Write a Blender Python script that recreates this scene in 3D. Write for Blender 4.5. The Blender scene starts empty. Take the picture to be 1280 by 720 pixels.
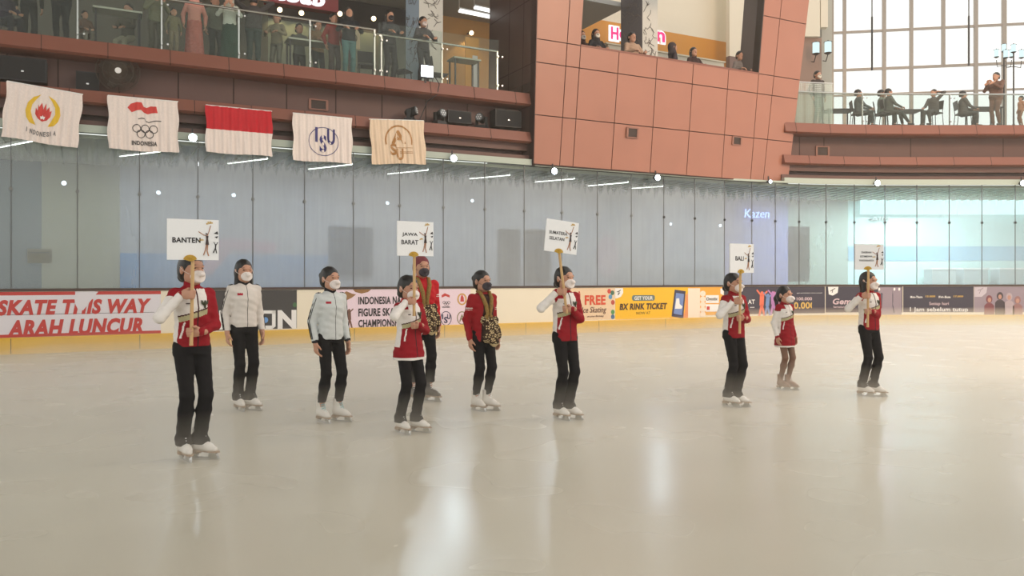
import bpy, bmesh, math, random
import numpy as np
from mathutils import Vector, Matrix, Euler

random.seed(7)
SC = bpy.context.scene
COL = SC.collection

# ------------------------------------------------------------------ camera, sky, lamps, exposure
EYE, F, HOR = 1.55, 1000.0, 347.0
cam_d = bpy.data.cameras.new('camera')
cam = bpy.data.objects.new('camera', cam_d); COL.objects.link(cam)
cam.location = (0, 0, EYE); cam.rotation_euler = (math.radians(90), 0, 0)
cam_d.sensor_width = 36; cam_d.lens = 36 * F / 1280; cam_d.shift_y = -(360 - HOR) / 1280
cam_d.clip_start = 0.05; cam_d.clip_end = 300
SC.camera = cam
SC.view_settings.view_transform = 'Standard'; SC.view_settings.look = 'None'
SC.view_settings.exposure = 0.0; SC.view_settings.gamma = 1.0; SC.view_settings.use_curve_mapping = False
SC.cycles.use_denoising = True
SC.cycles.volume_bounces = 1; SC.cycles.max_bounces = 8; SC.cycles.transparent_max_bounces = 24
SC.cycles.diffuse_bounces = 3; SC.cycles.glossy_bounces = 3; SC.cycles.caustics_reflective = False

wd = bpy.data.worlds.new('world'); SC.world = wd; wd.use_nodes = True
wn = wd.node_tree; bg = wn.nodes['Background']
bg.inputs['Color'].default_value = (1.0, 0.98, 0.935, 1); bg.inputs['Strength'].default_value = 1.25

def area(name, loc, target, size, size_y, power, color):
    d = bpy.data.lights.new(name, 'AREA'); d.shape = 'RECTANGLE'; d.size = size; d.size_y = size_y
    d.energy = power; d.color = color
    o = bpy.data.objects.new(name, d); COL.objects.link(o); o.location = loc
    o.rotation_euler = (Vector(target) - Vector(loc)).to_track_quat('-Z', 'Y').to_euler()
    return o
area('hall_light', (9, 9, 12.5), (5, 19, 3.5), 6, 4, 220, (1.0, 0.74, 0.55))
area('hall_light', (14, 12, 11), (14, 20.5, 0), 4, 4, 1500, (1.0, 0.72, 0.48))

# ------------------------------------------------------------------ materials
def lin(c):
    return tuple(((v / 255) / 12.92 if v / 255 <= 0.04045 else ((v / 255 + 0.055) / 1.055) ** 2.4) for v in c)
MATS = {}
def mat(name, rgb, rough=0.6, metal=0.0, noise=0.0, nscale=6.0, bump=0.0, emit=0.0, spec=0.5, alpha=1.0, stretch=None, trans=0.0):
    if name in MATS: return MATS[name]
    m = bpy.data.materials.new(name); m.use_nodes = True; MATS[name] = m
    nt = m.node_tree; b = nt.nodes['Principled BSDF']
    c = lin(rgb) + (1,)
    b.inputs['Base Color'].default_value = c
    b.inputs['Roughness'].default_value = rough; b.inputs['Metallic'].default_value = metal
    b.inputs['Specular IOR Level'].default_value = spec
    b.inputs['Alpha'].default_value = alpha
    b.inputs['Transmission Weight'].default_value = trans
    if emit:
        b.inputs['Emission Color'].default_value = c; b.inputs['Emission Strength'].default_value = emit
    if noise or bump:
        tc = nt.nodes.new('ShaderNodeTexCoord'); n = nt.nodes.new('ShaderNodeTexNoise')
        n.inputs['Scale'].default_value = nscale; n.inputs['Detail'].default_value = 5
        src = tc.outputs['Object']
        if stretch:
            mp = nt.nodes.new('ShaderNodeMapping'); mp.inputs['Scale'].default_value = stretch
            nt.links.new(src, mp.inputs['Vector']); src = mp.outputs['Vector']
        nt.links.new(src, n.inputs['Vector'])
        if noise:
            mx = nt.nodes.new('ShaderNodeMix'); mx.data_type = 'RGBA'
            mx.inputs[6].default_value = tuple(v * (1 - noise) for v in c[:3]) + (1,)
            mx.inputs[7].default_value = tuple(min(1, v * (1 + noise)) for v in c[:3]) + (1,)
            nt.links.new(n.outputs['Fac'], mx.inputs[0]); nt.links.new(mx.outputs[2], b.inputs['Base Color'])
        if bump:
            bp = nt.nodes.new('ShaderNodeBump'); bp.inputs['Strength'].default_value = bump; bp.inputs['Distance'].default_value = 0.01
            nt.links.new(n.outputs['Fac'], bp.inputs['Height']); nt.links.new(bp.outputs['Normal'], b.inputs['Normal'])
    return m
def fabric(name, rgb, **k):
    k.setdefault('noise', 0.10); k.setdefault('nscale', 30); k.setdefault('bump', 0.15)
    return mat(name, rgb, rough=0.85, spec=0.2, **k)
def glow(name, rgb, s):
    if name in MATS: return MATS[name]
    m = bpy.data.materials.new(name); m.use_nodes = True; MATS[name] = m
    nt = m.node_tree; nt.nodes.remove(nt.nodes['Principled BSDF'])
    e = nt.nodes.new('ShaderNodeEmission'); e.inputs['Color'].default_value = lin(rgb) + (1,); e.inputs['Strength'].default_value = s
    nt.links.new(e.outputs[0], nt.nodes['Material Output'].inputs['Surface'])
    return m
def clear_glass(name, tint, opac, rgb):
    """thin clear sheet: mostly transparent, a little film of dirt, a grazing sheen"""
    m = bpy.data.materials.new(name); m.use_nodes = True; MATS[name] = m
    nt = m.node_tree; b = nt.nodes['Principled BSDF']
    b.inputs['Base Color'].default_value = lin(rgb) + (1,); b.inputs['Roughness'].default_value = 0.15
    t = nt.nodes.new('ShaderNodeBsdfTransparent'); t.inputs[0].default_value = lin(tint) + (1,)
    mx = nt.nodes.new('ShaderNodeMixShader'); mx.inputs[0].default_value = opac
    nt.links.new(t.outputs[0], mx.inputs[1]); nt.links.new(b.outputs[0], mx.inputs[2])
    nt.links.new(mx.outputs[0], nt.nodes['Material Output'].inputs['Surface'])
    return m
def misted_glass():
    """rink screen glass: condensation film over the pane with clear runs near the top"""
    m = bpy.data.materials.new('misted_glass'); m.use_nodes = True
    nt = m.node_tree; N = nt.nodes; L = nt.links; N.remove(N['Principled BSDF'])
    geo = N.new('ShaderNodeNewGeometry'); sep = N.new('ShaderNodeSeparateXYZ'); L.new(geo.outputs['Position'], sep.inputs[0])
    mp = N.new('ShaderNodeMapping'); mp.inputs['Scale'].default_value = (5, 5, 0.35); L.new(geo.outputs['Position'], mp.inputs['Vector'])
    n1 = N.new('ShaderNodeTexNoise'); n1.inputs['Scale'].default_value = 2.2; n1.inputs['Detail'].default_value = 6; L.new(mp.outputs[0], n1.inputs['Vector'])
    n2 = N.new('ShaderNodeTexNoise'); n2.inputs['Scale'].default_value = 0.45; n2.inputs['Detail'].default_value = 3; L.new(geo.outputs['Position'], n2.inputs['Vector'])
    zr = N.new('ShaderNodeMapRange'); zr.inputs[1].default_value = 4.0; zr.inputs[2].default_value = 4.5; zr.inputs[3].default_value = 0.0; zr.inputs[4].default_value = 0.75
    zn = N.new('ShaderNodeMath'); zn.operation = 'MULTIPLY_ADD'; zn.inputs[1].default_value = 0.9; L.new(n1.outputs['Fac'], zn.inputs[0]); 
    sb = N.new('ShaderNodeMath'); sb.operation = 'SUBTRACT'; sb.inputs[1].default_value = 0.45; L.new(sep.outputs['Z'], sb.inputs[0]); L.new(sb.outputs[0], zn.inputs[2]); L.new(zn.outputs[0], zr.inputs[0])
    a = N.new('ShaderNodeMath'); a.operation = 'MULTIPLY_ADD'; a.inputs[1].default_value = 0.45; a.inputs[2].default_value = 0.22; L.new(n2.outputs['Fac'], a.inputs[0])
    a2 = N.new('ShaderNodeMath'); a2.operation = 'MULTIPLY_ADD'; a2.inputs[1].default_value = 0.10; L.new(n1.outputs['Fac'], a2.inputs[0]); L.new(a.outputs[0], a2.inputs[2])
    xr = N.new('ShaderNodeMapRange'); xr.inputs[1].default_value = 7.0; xr.inputs[2].default_value = 10.5; xr.inputs[3].default_value = 1.0; xr.inputs[4].default_value = 0.55; L.new(sep.outputs['X'], xr.inputs[0])
    s = N.new('ShaderNodeMath'); s.operation = 'SUBTRACT'; s.use_clamp = True; L.new(a2.outputs[0], s.inputs[0]); L.new(zr.outputs[0], s.inputs[1])
    s2 = N.new('ShaderNodeMath'); s2.operation = 'MULTIPLY'; s2.use_clamp = True; L.new(s.outputs[0], s2.inputs[0]); xl = N.new('ShaderNodeMapRange'); xl.inputs[1].default_value = -8.8; xl.inputs[2].default_value = -7.6; xl.inputs[3].default_value = 0.5; xl.inputs[4].default_value = 1.0; L.new(sep.outputs['X'], xl.inputs[0]); xm = N.new('ShaderNodeMath'); xm.operation = 'MULTIPLY'; L.new(xr.outputs[0], xm.inputs[0]); L.new(xl.outputs[0], xm.inputs[1]); L.new(xm.outputs[0], s2.inputs[1])
    d = N.new('ShaderNodeBsdfDiffuse'); d.inputs[0].default_value = lin((196, 200, 204)) + (1,)
    tl = N.new('ShaderNodeBsdfTranslucent'); tl.inputs[0].default_value = lin((220, 224, 228)) + (1,)
    m1 = N.new('ShaderNodeMixShader'); m1.inputs[0].default_value = 0.4; L.new(d.outputs[0], m1.inputs[1]); L.new(tl.outputs[0], m1.inputs[2])
    t = N.new('ShaderNodeBsdfTransparent'); t.inputs[0].default_value = lin((240, 244, 243)) + (1,)
    mx = N.new('ShaderNodeMixShader'); L.new(s2.outputs[0], mx.inputs[0]); L.new(t.outputs[0], mx.inputs[1]); L.new(m1.outputs[0], mx.inputs[2])
    g = N.new('ShaderNodeBsdfGlossy'); g.inputs['Roughness'].default_value = 0.08
    fr = N.new('ShaderNodeFresnel'); fr.inputs[0].default_value = 1.35
    m2 = N.new('ShaderNodeMixShader'); L.new(fr.outputs[0], m2.inputs[0]); L.new(mx.outputs[0], m2.inputs[1]); L.new(g.outputs[0], m2.inputs[2])
    L.new(m2.outputs[0], N['Material Output'].inputs['Surface'])
    MATS['misted_glass'] = m
    return m
def thin_paper(name, rgb):
    if name in MATS: return MATS[name]
    m = bpy.data.materials.new(name); m.use_nodes = True; MATS[name] = m; nt = m.node_tree; nt.nodes.remove(nt.nodes['Principled BSDF'])
    d = nt.nodes.new('ShaderNodeBsdfDiffuse'); t = nt.nodes.new('ShaderNodeBsdfTranslucent'); x = nt.nodes.new('ShaderNodeMixShader'); x.inputs[0].default_value = 0.75
    for q in (d, t): q.inputs[0].default_value = lin(rgb) + (1,)
    nt.links.new(d.outputs[0], x.inputs[1]); nt.links.new(t.outputs[0], x.inputs[2]); nt.links.new(x.outputs[0], nt.nodes['Material Output'].inputs['Surface'])
    return m
def ice_mat():
    m = bpy.data.materials.new('ice'); m.use_nodes = True; nt = m.node_tree; N = nt.nodes; L = nt.links; b = N['Principled BSDF']
    tc = N.new('ShaderNodeTexCoord')
    n = N.new('ShaderNodeTexNoise'); n.inputs['Scale'].default_value = 0.35; n.inputs['Detail'].default_value = 6; L.new(tc.outputs['Object'], n.inputs['Vector'])
    cr = N.new('ShaderNodeValToRGB'); cr.color_ramp.elements[0].position = 0.3; cr.color_ramp.elements[0].color = lin((176, 170, 152)) + (1,)
    cr.color_ramp.elements[1].position = 0.72; cr.color_ramp.elements[1].color = lin((196, 190, 172)) + (1,)
    L.new(n.outputs['Fac'], cr.inputs[0]); L.new(cr.outputs[0], b.inputs['Base Color'])
    n3 = N.new('ShaderNodeTexNoise'); n3.inputs['Scale'].default_value = 1.1; n3.inputs['Detail'].default_value = 1; L.new(tc.outputs['Object'], n3.inputs['Vector'])
    rr = N.new('ShaderNodeMapRange'); rr.inputs[3].default_value = 0.18; rr.inputs[4].default_value = 0.34; L.new(n3.outputs['Fac'], rr.inputs[0]); L.new(rr.outputs[0], b.inputs['Roughness'])
    w = N.new('ShaderNodeTexVoronoi'); w.feature = 'DISTANCE_TO_EDGE'; w.inputs['Scale'].default_value = 1.3
    mp = N.new('ShaderNodeMapping'); mp.inputs['Rotation'].default_value = (0, 0, 0.6); mp.inputs['Scale'].default_value = (1, 0.25, 1)
    L.new(tc.outputs['Object'], mp.inputs['Vector']); L.new(mp.outputs[0], w.inputs['Vector'])
    n2 = N.new('ShaderNodeTexNoise'); n2.inputs['Scale'].default_value = 3.0; n2.inputs['Detail'].default_value = 9; m2 = N.new('ShaderNodeMapping'); m2.inputs['Rotation'].default_value = (0, 0, 0.35); m2.inputs['Scale'].default_value = (0.5, 3.0, 1); L.new(tc.outputs['Object'], m2.inputs['Vector']); L.new(m2.outputs[0], n2.inputs['Vector'])
    bp = N.new('ShaderNodeBump'); bp.inputs['Strength'].default_value = 0.10; bp.inputs['Distance'].default_value = 0.012
    L.new(n2.outputs['Fac'], bp.inputs['Height']); L.new(bp.outputs[0], b.inputs['Normal'])
    b.inputs['IOR'].default_value = 1.31
    return m
def volume(name, rgb, dens, aniso=0.0):
    m = bpy.data.materials.new(name); m.use_nodes = True; nt = m.node_tree; nt.nodes.remove(nt.nodes['Principled BSDF'])
    v = nt.nodes.new('ShaderNodeVolumeScatter'); v.inputs['Color'].default_value = lin(rgb) + (1,); v.inputs['Density'].default_value = dens; v.inputs['Anisotropy'].default_value = aniso
    nt.links.new(v.outputs[0], nt.nodes['Material Output'].inputs['Volume'])
    return m

M_ = dict(
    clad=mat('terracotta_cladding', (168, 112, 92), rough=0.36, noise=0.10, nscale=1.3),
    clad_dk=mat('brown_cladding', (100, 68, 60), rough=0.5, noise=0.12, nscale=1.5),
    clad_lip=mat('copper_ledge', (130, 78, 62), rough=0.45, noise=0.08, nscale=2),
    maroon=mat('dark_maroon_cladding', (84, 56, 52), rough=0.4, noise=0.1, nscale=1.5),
    seam=mat('dark_seam', (58, 34, 28), rough=0.8),
    steel=mat('stainless_steel', (190, 190, 186), rough=0.25, metal=0.9),
    dark=mat('black_plastic', (26, 26, 28), rough=0.5),
    darkm=mat('dark_metal', (54, 52, 54), rough=0.45, metal=0.5),
    cream=mat('cream_board', (238, 228, 206), rough=0.35, noise=0.03, nscale=3),
    yellow=mat('yellow_kickplate', (224, 176, 34), rough=0.5, noise=0.10, nscale=4),
    cap=mat('brown_cap_rail', (70, 52, 44), rough=0.5),
    white=mat('white_paint', (236, 234, 230), rough=0.5),
    wood=mat('pale_wood', (196, 160, 110), rough=0.6, noise=0.15, nscale=8, stretch=(8, 8, 1)),
    gold=mat('gold_paint', (190, 150, 40), rough=0.45, noise=0.2, nscale=60),
    skin=mat('skin', (186, 138, 112), rough=0.55, noise=0.04, nscale=20),
    hair=mat('black_hair', (15, 12, 12), rough=0.45, noise=0.3, nscale=40, stretch=(6, 6, 1)),
    red=fabric('red_fabric', (142, 20, 32)), wht=fabric('white_fabric', (226, 220, 214)),
    blk=fabric('black_fabric', (22, 21, 23), noise=0.2), bge=fabric('sage_beige_fabric', (176, 170, 132)),
)

# ------------------------------------------------------------------ object helpers
PM = {}
def link(o): COL.objects.link(o); return o
def empty(name, loc=(0, 0, 0), rz=0.0, label=None, cat=None, group=None, scale=1.0, rx=0.0, ry=0.0):
    o = bpy.data.objects.new(name, None); link(o); o.empty_display_size = 0.1
    o.location = loc; o.rotation_euler = (rx, ry, rz); o.scale = (scale,) * 3
    PM[o] = Matrix.LocRotScale(Vector(loc), Euler((rx, ry, rz)), Vector((scale,) * 3))
    tag(o, label, cat, group)
    return o
def tag(o, label=None, cat=None, group=None, kind=None):
    if label: o['label'] = label
    if cat: o['category'] = cat
    if group: o['group'] = group
    if kind: o['kind'] = kind
    return o
def obj(name, verts, faces, mats, parent=None, mi=None, smooth=False, local=False, label=None):
    """one mesh object; verts in world space unless local"""
    v = np.asarray(verts, dtype=float).reshape(-1, 3)
    if parent is not None and not local:
        inv = np.array(PM[parent].inverted()); v = v @ inv[:3, :3].T + inv[:3, 3]
    me = bpy.data.meshes.new(name); me.from_pydata(v.tolist(), [], faces if isinstance(faces, list) else faces.tolist())
    for m in (mats if isinstance(mats, (list, tuple)) else [mats]): me.materials.append(m)
    if mi is not None: me.polygons.foreach_set('material_index', np.asarray(mi, dtype=np.int32))
    if smooth: me.polygons.foreach_set('use_smooth', np.ones(len(me.polygons), dtype=bool))
    me.update()
    o = bpy.data.objects.new(name, me); link(o)
    if parent is not None: o.parent = parent; PM[o] = PM[parent]
    else: PM[o] = Matrix()
    if label: o['label'] = label
    return o

class MB:
    """collects boxes, tubes, prisms and lathes into one mesh"""
    def __init__(s): s.v = []; s.f = []; s.m = []
    def add(s, v, f, m=0):
        b = len(s.v); s.v += [tuple(x) for x in v]; s.f += [[b + i for i in q] for q in f]; s.m += [m] * len(f)
    def box(s, c, size, M=None, m=0):
        x, y, z = (k / 2 for k in size)
        v = [Vector((c[0] + a * x, c[1] + b * y, c[2] + d * z)) for a in (-1, 1) for b in (-1, 1) for d in (-1, 1)]
        if M is not None: v = [M @ p for p in v]
        s.add(v, [(0, 1, 3, 2), (4, 6, 7, 5), (0, 4, 5, 1), (2, 3, 7, 6), (0, 2, 6, 4), (1, 5, 7, 3)], m)
    def tube(s, pts, r, n=8, m=0, cap=True, M=None):
        pts = [Vector(p) for p in pts]; rs = r if isinstance(r, (list, tuple)) else [r] * len(pts)
        v = []; up = Vector((0, 0, 1)); prev = None
        for i, p in enumerate(pts):
            d = (pts[min(i + 1, len(pts) - 1)] - pts[max(i - 1, 0)]).normalized()
            if prev is None: a = d.cross(up if abs(d.z) < 0.95 else Vector((1, 0, 0))).normalized()
            else: a = (prev - d * prev.dot(d)).normalized()
            prev = a; b = d.cross(a)
            for k in range(n):
                t = 2 * math.pi * k / n; q = p + (a * math.cos(t) + b * math.sin(t)) * rs[i]
                v.append(M @ q if M is not None else q)
        f = []
        for i in range(len(pts) - 1):
            for k in range(n): f.append((i * n + k, i * n + (k + 1) % n, (i + 1) * n + (k + 1) % n, (i + 1) * n + k))
        if cap: f.append(tuple(reversed(range(n)))); f.append(tuple((len(pts) - 1) * n + k for k in range(n)))
        s.add(v, f, m)
    def prism(s, poly, M, d, m=0):
        """poly in local xz, extruded along local y by d"""
        n = len(poly)
        v = [M @ Vector((p[0], 0, p[1])) for p in poly] + [M @ Vector((p[0], d, p[1])) for p in poly]
        s.add(v, [tuple(range(n)), tuple(reversed(range(n, 2 * n)))] + [(i, n + i, n + (i + 1) % n, (i + 1) % n) for i in range(n)], m)
    def build(s, name, mats, parent=None, smooth=False, local=False, label=None):
        return obj(name, s.v, s.f, mats, parent, s.m if isinstance(mats, (list, tuple)) and len(mats) > 1 else None, smooth, local, label)

# text as mesh in local xz plane, facing -y; fitted to a width and height when given
_tc = {}
def text_geo(txt, shear=0.0, bold=0.0):
    k = (txt, shear, bold)
    if k not in _tc:
        cu = bpy.data.curves.new('lettering', 'FONT'); cu.body = txt; cu.shear = shear; cu.offset = bold; cu.extrude = 0.5; cu.resolution_u = 3; cu.space_character = 1.0 + bold * 2
        cu.align_x = 'LEFT'
        o = bpy.data.objects.new('lettering', cu); link(o)
        dg = bpy.context.evaluated_depsgraph_get(); ev = o.evaluated_get(dg); me = bpy.data.meshes.new_from_object(ev)
        v = np.array([w.co[:] for w in me.vertices]); f = [tuple(p.vertices) for p in me.polygons]
        bpy.data.objects.remove(o); bpy.data.meshes.remove(me); bpy.data.curves.remove(cu)
        lo, hi = v.min(0), v.max(0)
        v[:, 0] = (v[:, 0] - lo[0]) / (hi[0] - lo[0]); v[:, 1] = (v[:, 1] - lo[1]) / (hi[1] - lo[1])
        _tc[k] = (v, f)
    return _tc[k]
def add_text(mb, txt, x0, z0, w, h, M, th=0.003, shear=0.0, bold=0.0, m=0):
    v, f = text_geo(txt, shear, bold)
    mb.add([M @ Vector((x0 + a * w, -(c + 0.5) * th, z0 + b * h)) for a, b, c in v], f, m)

# ------------------------------------------------------------------ the line of the rink screen
u0 = Vector((0.8873, 0.4612))
NODES = [Vector((-10.14, 16.2)) + u0 * (1.18 * k) for k in range(-3, 17)]
NODES = [p for p in NODES if p.x < 6.9]
NODES += [Vector(p) for p in ((7.58, 25.28), (8.42, 25.58), (9.26, 25.8), (10.2, 25.98), (11.17, 26.1), (12.2, 26.17), (13.26, 26.2), (14.32, 26.2), (15.39, 26.2), (16.48, 26.2), (17.6, 26.2), (18.7, 26.2), (19.8, 26.2), (20.9, 26.2), (22.0, 26.2), (23.1, 26.2))]
CUM = [0.0]
for a, b in zip(NODES, NODES[1:]): CUM.append(CUM[-1] + (b - a).length)
def _nrm(i):
    d = Vector((0, 0))
    if i > 0: d += (NODES[i] - NODES[i - 1]).normalized()
    if i < len(NODES) - 1: d += (NODES[i + 1] - NODES[i]).normalized()
    d.normalize(); return Vector((d.y, -d.x))          # toward the ice
NRM = [_nrm(i) for i in range(len(NODES))]
def S(s, off=0.0, z=0.0, straight=False):
    """point at distance s along the screen, off metres toward the ice"""
    if straight:
        p = NODES[0] + u0 * s; n = Vector((u0.y, -u0.x)); q = p + n * off; return Vector((q.x, q.y, z))
    i = max(0, min(len(NODES) - 2, int(np.searchsorted(CUM, s)) - 1)); t = (s - CUM[i]) / (CUM[i + 1] - CUM[i])
    p = NODES[i].lerp(NODES[i + 1], t); n = NRM[i].lerp(NRM[i + 1], max(0, min(1, t))).normalized()
    q = p + n * off; return Vector((q.x, q.y, z))
def sof(px, off=0.0, straight=False):
    lo, hi = 0.0, CUM[-1] + (4 if straight else 0)
    for _ in range(40):
        m = (lo + hi) / 2; p = S(m, off, 0, straight)
        if 640 + F * p.x / p.y < px: lo = m
        else: hi = m
    return lo
def zat(py, Y): return EYE + (HOR - py) / F * Y
def frameM(s, off=0.0, z=0.0, straight=False):
    """local x along the screen to the right, y away from the ice, z up"""
    a = S(s - 0.2, off, 0, straight); b = S(s + 0.2, off, 0, straight); d = (b - a).normalized(); p = S(s, off, z, straight)
    return Matrix(((d.x, -d.y, 0, p.x), (d.y, d.x, 0, p.y), (0, 0, 1, p.z), (0, 0, 0, 1)))
def sweep(mb, s0, s1, prof, m=0, straight=False, step=None):
    """closed profile of (off, z) swept along the screen"""
    ss = [s0] + ([c for c in CUM if s0 + 0.01 < c < s1 - 0.01] if not straight else []) + [s1]
    n = len(prof); v = []
    for s in ss: v += [S(s, o, z, straight) for o, z in prof]
    f = []
    for i in range(len(ss) - 1):
        for k in range(n): f.append((i * n + k, i * n + (k + 1) % n, (i + 1) * n + (k + 1) % n, (i + 1) * n + k))
    f.append(tuple(reversed(range(n)))); f.append(tuple((len(ss) - 1) * n + k for k in range(n)))
    mb.add(v, f, m)
def rect(o0, o1, z0, z1): return [(o0, z0), (o1, z0), (o1, z1), (o0, z1)]
def P(px, py, Y): return Vector(((px - 640) / F * Y, Y, zat(py, Y)))
S_END = CUM[-1]
SL, SR = sof(667), sof(985)     # where the projecting bay stands
def struct(mb, name, mats, smooth=False):
    o = mb.build(name, mats, smooth=smooth); o['kind'] = 'structure'; return o
# ------------------------------------------------------------------ the setting: ice, boards, ledges, walls
S0 = 0.0
mb = MB(); pts = [S(c, -0.02, 0) for c in CUM]
poly = [(p.x, p.y, 0) for p in pts] + [(24, 2, 0), (24, -4, 0), (-16, -4, 0), (-16, 10, 0)]
poly = poly[::-1]
low = [(a, b, -0.15) for a, b, _ in poly]; n = len(poly)
mb.add(poly + low, [tuple(range(n)), tuple(reversed(range(n, 2 * n)))] + [(i, n + i, n + (i + 1) % n, (i + 1) % n) for i in range(n)])
struct(mb, 'floor', ice_mat())

mb = MB(); sweep(mb, S0, S_END, rect(-0.06, 0.05, 0.0, 1.27)); struct(mb, 'wall_boards', M_['cream'])
mb = MB(); sweep(mb, S0, S_END, [(0.05, 0.0), (0.085, 0.0), (0.085, 0.31), (0.075, 0.335), (0.05, 0.335)])
for c in CUM[1::2]:
    sweep(mb, c - 0.006, c + 0.006, rect(0.084, 0.087, 0.01, 0.32), 1)
struct(mb, 'trim_1', [M_['yellow'], M_['seam']])
mb = MB(); sweep(mb, S0, S_END, rect(-0.07, 0.075, 1.27, 1.325)); struct(mb, 'trim_2', M_['cap'])
# hidden service ledge under the glass corridor, its floor, ceiling and back wall
mb = MB(); sweep(mb, S0, S_END, rect(-4.6, -0.07, -0.1, 0.02)); struct(mb, 'floor_walkway', mat('grey_floor', (120, 120, 122), rough=0.5, noise=0.1))
slat = mat('pale_slatted_ceiling', (196, 196, 178), rough=0.6)
mb = MB(); sweep(mb, S0, S_END, rect(-4.6, -0.13, 4.5, 4.58))
k = S0 + 0.1
while k < S_END - 0.1:
    sweep(mb, k, k + 0.05, rect(-4.5, -0.3, 4.47, 4.502)); k += 0.35
struct(mb, 'ceiling_walkway', slat)
zone = [(-60, 52, mat('grey_teal_wall', (92, 108, 114), rough=0.6, noise=0.08)),
        (52, 150, mat('olive_grey_wall', (168, 166, 142), rough=0.7, noise=0.08)),
        (150, 760, mat('blue_grey_wall', (176, 180, 194), rough=0.6, noise=0.05)),
        (760, 905, mat('blue_steel_wall', (140, 160, 176), rough=0.5, noise=0.08)),
        (905, 985, mat('violet_wall', (150, 150, 205), rough=0.5, noise=0.08)),
        (985, 1060, mat('sage_wall', (150, 166, 156), rough=0.5, noise=0.06)),
        (1060, 1400, mat('aqua_wall', (190, 226, 226), rough=0.5, noise=0.04))]
mb = MB()
for i, (a, b, m) in enumerate(zone):
    sa = S0 if a < 0 else sof(a, -4.5); sb_ = S_END if b > 1300 else sof(b, -4.5)
    sweep(mb, sa, sb_, rect(-4.65, -4.5, 0, 4.5), i)
struct(mb, 'wall_back', [z[2] for z in zone])
mb = MB()
sweep(mb, sof(150, -4.5), sof(420, -4.5), rect(-4.5, -4.485, 0.1, 2.2), 0)
sweep(mb, sof(760, -4.5), sof(905, -4.5), rect(-4.5, -4.485, 0.1, 1.9), 1)
sweep(mb, sof(1060, -4.5), S_END, rect(-4.5, -4.47, 2.2, 2.75), 2)
struct(mb, 'trim_3', [mat('mural_blue', (70, 140, 205), rough=0.5, noise=0.12, nscale=1), mat('deep_teal', (84, 116, 128), rough=0.5), mat('soft_blue_band', (120, 170, 205), rough=0.5)])

# ledges and fascia left and right of the bay
def seams(mb, sec, prof, m, w=0.012):
    for s in sec: sweep(mb, s - w / 2, s + w / 2, prof, m)
LSEAM = [sof(px) for px in (-60, 5, 71, 150, 226, 297, 365, 428, 487, 543, 596, 645)]
RSEAM = [sof(px) for px in (1012, 1042, 1150, 1268)]
for side, (a, b), sm in (('left', (S0, SL + 0.12), LSEAM), ('right', (SR - 0.15, S_END), RSEAM)):
    mb = MB()
    sweep(mb, a, b, [(-0.7, 6.22), (0.02, 6.2), (0.10, 6.24), (0.02, 6.54), (-0.7, 6.54)], 0)      # balcony edge
    q = a + 0.4
    while q < b - 0.2:
        sweep(mb, q, q + 0.014, [(0.05, 6.2), (0.105, 6.237), (0.025, 6.545), (0.0, 6.545)], 1); q += 1.22
    struct(mb, 'trim_balcony_%s' % side, [M_['clad_lip'], M_['seam']])
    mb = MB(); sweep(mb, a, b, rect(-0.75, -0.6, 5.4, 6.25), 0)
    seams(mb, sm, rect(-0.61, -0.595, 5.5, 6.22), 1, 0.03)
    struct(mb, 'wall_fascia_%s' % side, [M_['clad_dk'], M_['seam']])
    mb = MB()
    sweep(mb, a, b, [(-0.75, 5.22), (-0.02, 5.2), (0.06, 5.24), (-0.02, 5.5), (-0.75, 5.5)], 0)
    q = a + 0.9
    while q < b - 0.2:
        sweep(mb, q, q + 0.014, [(0.0, 5.2), (0.065, 5.237), (-0.015, 5.505), (-0.04, 5.505)], 1); q += 1.22
    struct(mb, 'trim_ledge_%s' % side, [M_['clad_lip'], M_['seam']])
    mb = MB()
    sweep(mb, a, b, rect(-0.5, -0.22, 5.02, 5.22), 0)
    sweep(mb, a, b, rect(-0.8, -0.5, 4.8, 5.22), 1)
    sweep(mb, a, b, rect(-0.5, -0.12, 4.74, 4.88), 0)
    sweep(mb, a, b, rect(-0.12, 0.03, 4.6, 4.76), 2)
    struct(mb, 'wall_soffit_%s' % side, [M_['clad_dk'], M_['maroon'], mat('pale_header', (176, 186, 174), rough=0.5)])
    # upper floor
mb = MB(); sweep(mb, S0, SL + 0.1, rect(-9, -0.69, 6.25, 6.5)); struct(mb, 'floor_gallery', mat('gallery_tiles', (150, 142, 130), rough=0.4, noise=0.1))
v = [S(s, -0.69) for s in [SR - 0.3] + [c for c in CUM if c > SR - 0.3]]
poly = [(p.x, p.y) for p in v] + [(26, 26.5), (26, 33.5), (12.5, 35.5)]
poly = poly[::-1]; n = len(poly); mb = MB()
mb.add([(x, y, 6.5) for x, y in poly] + [(x, y, 6.25) for x, y in poly], [tuple(range(n)), tuple(reversed(range(n, 2 * n)))] + [(i, n + i, n + (i + 1) % n, (i + 1) % n) for i in range(n)])
struct(mb, 'floor_cafe', MATS['gallery_tiles'])
mb = MB(); sweep(mb, SR - 0.2, S_END, rect(0.021, 0.055, 4.58, 4.63)); sweep(mb, SL, SR, rect(0.0, 0.09, 4.58, 4.64)); struct(mb, 'trim_header', mat('pale_header', (0, 0, 0)))

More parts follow.
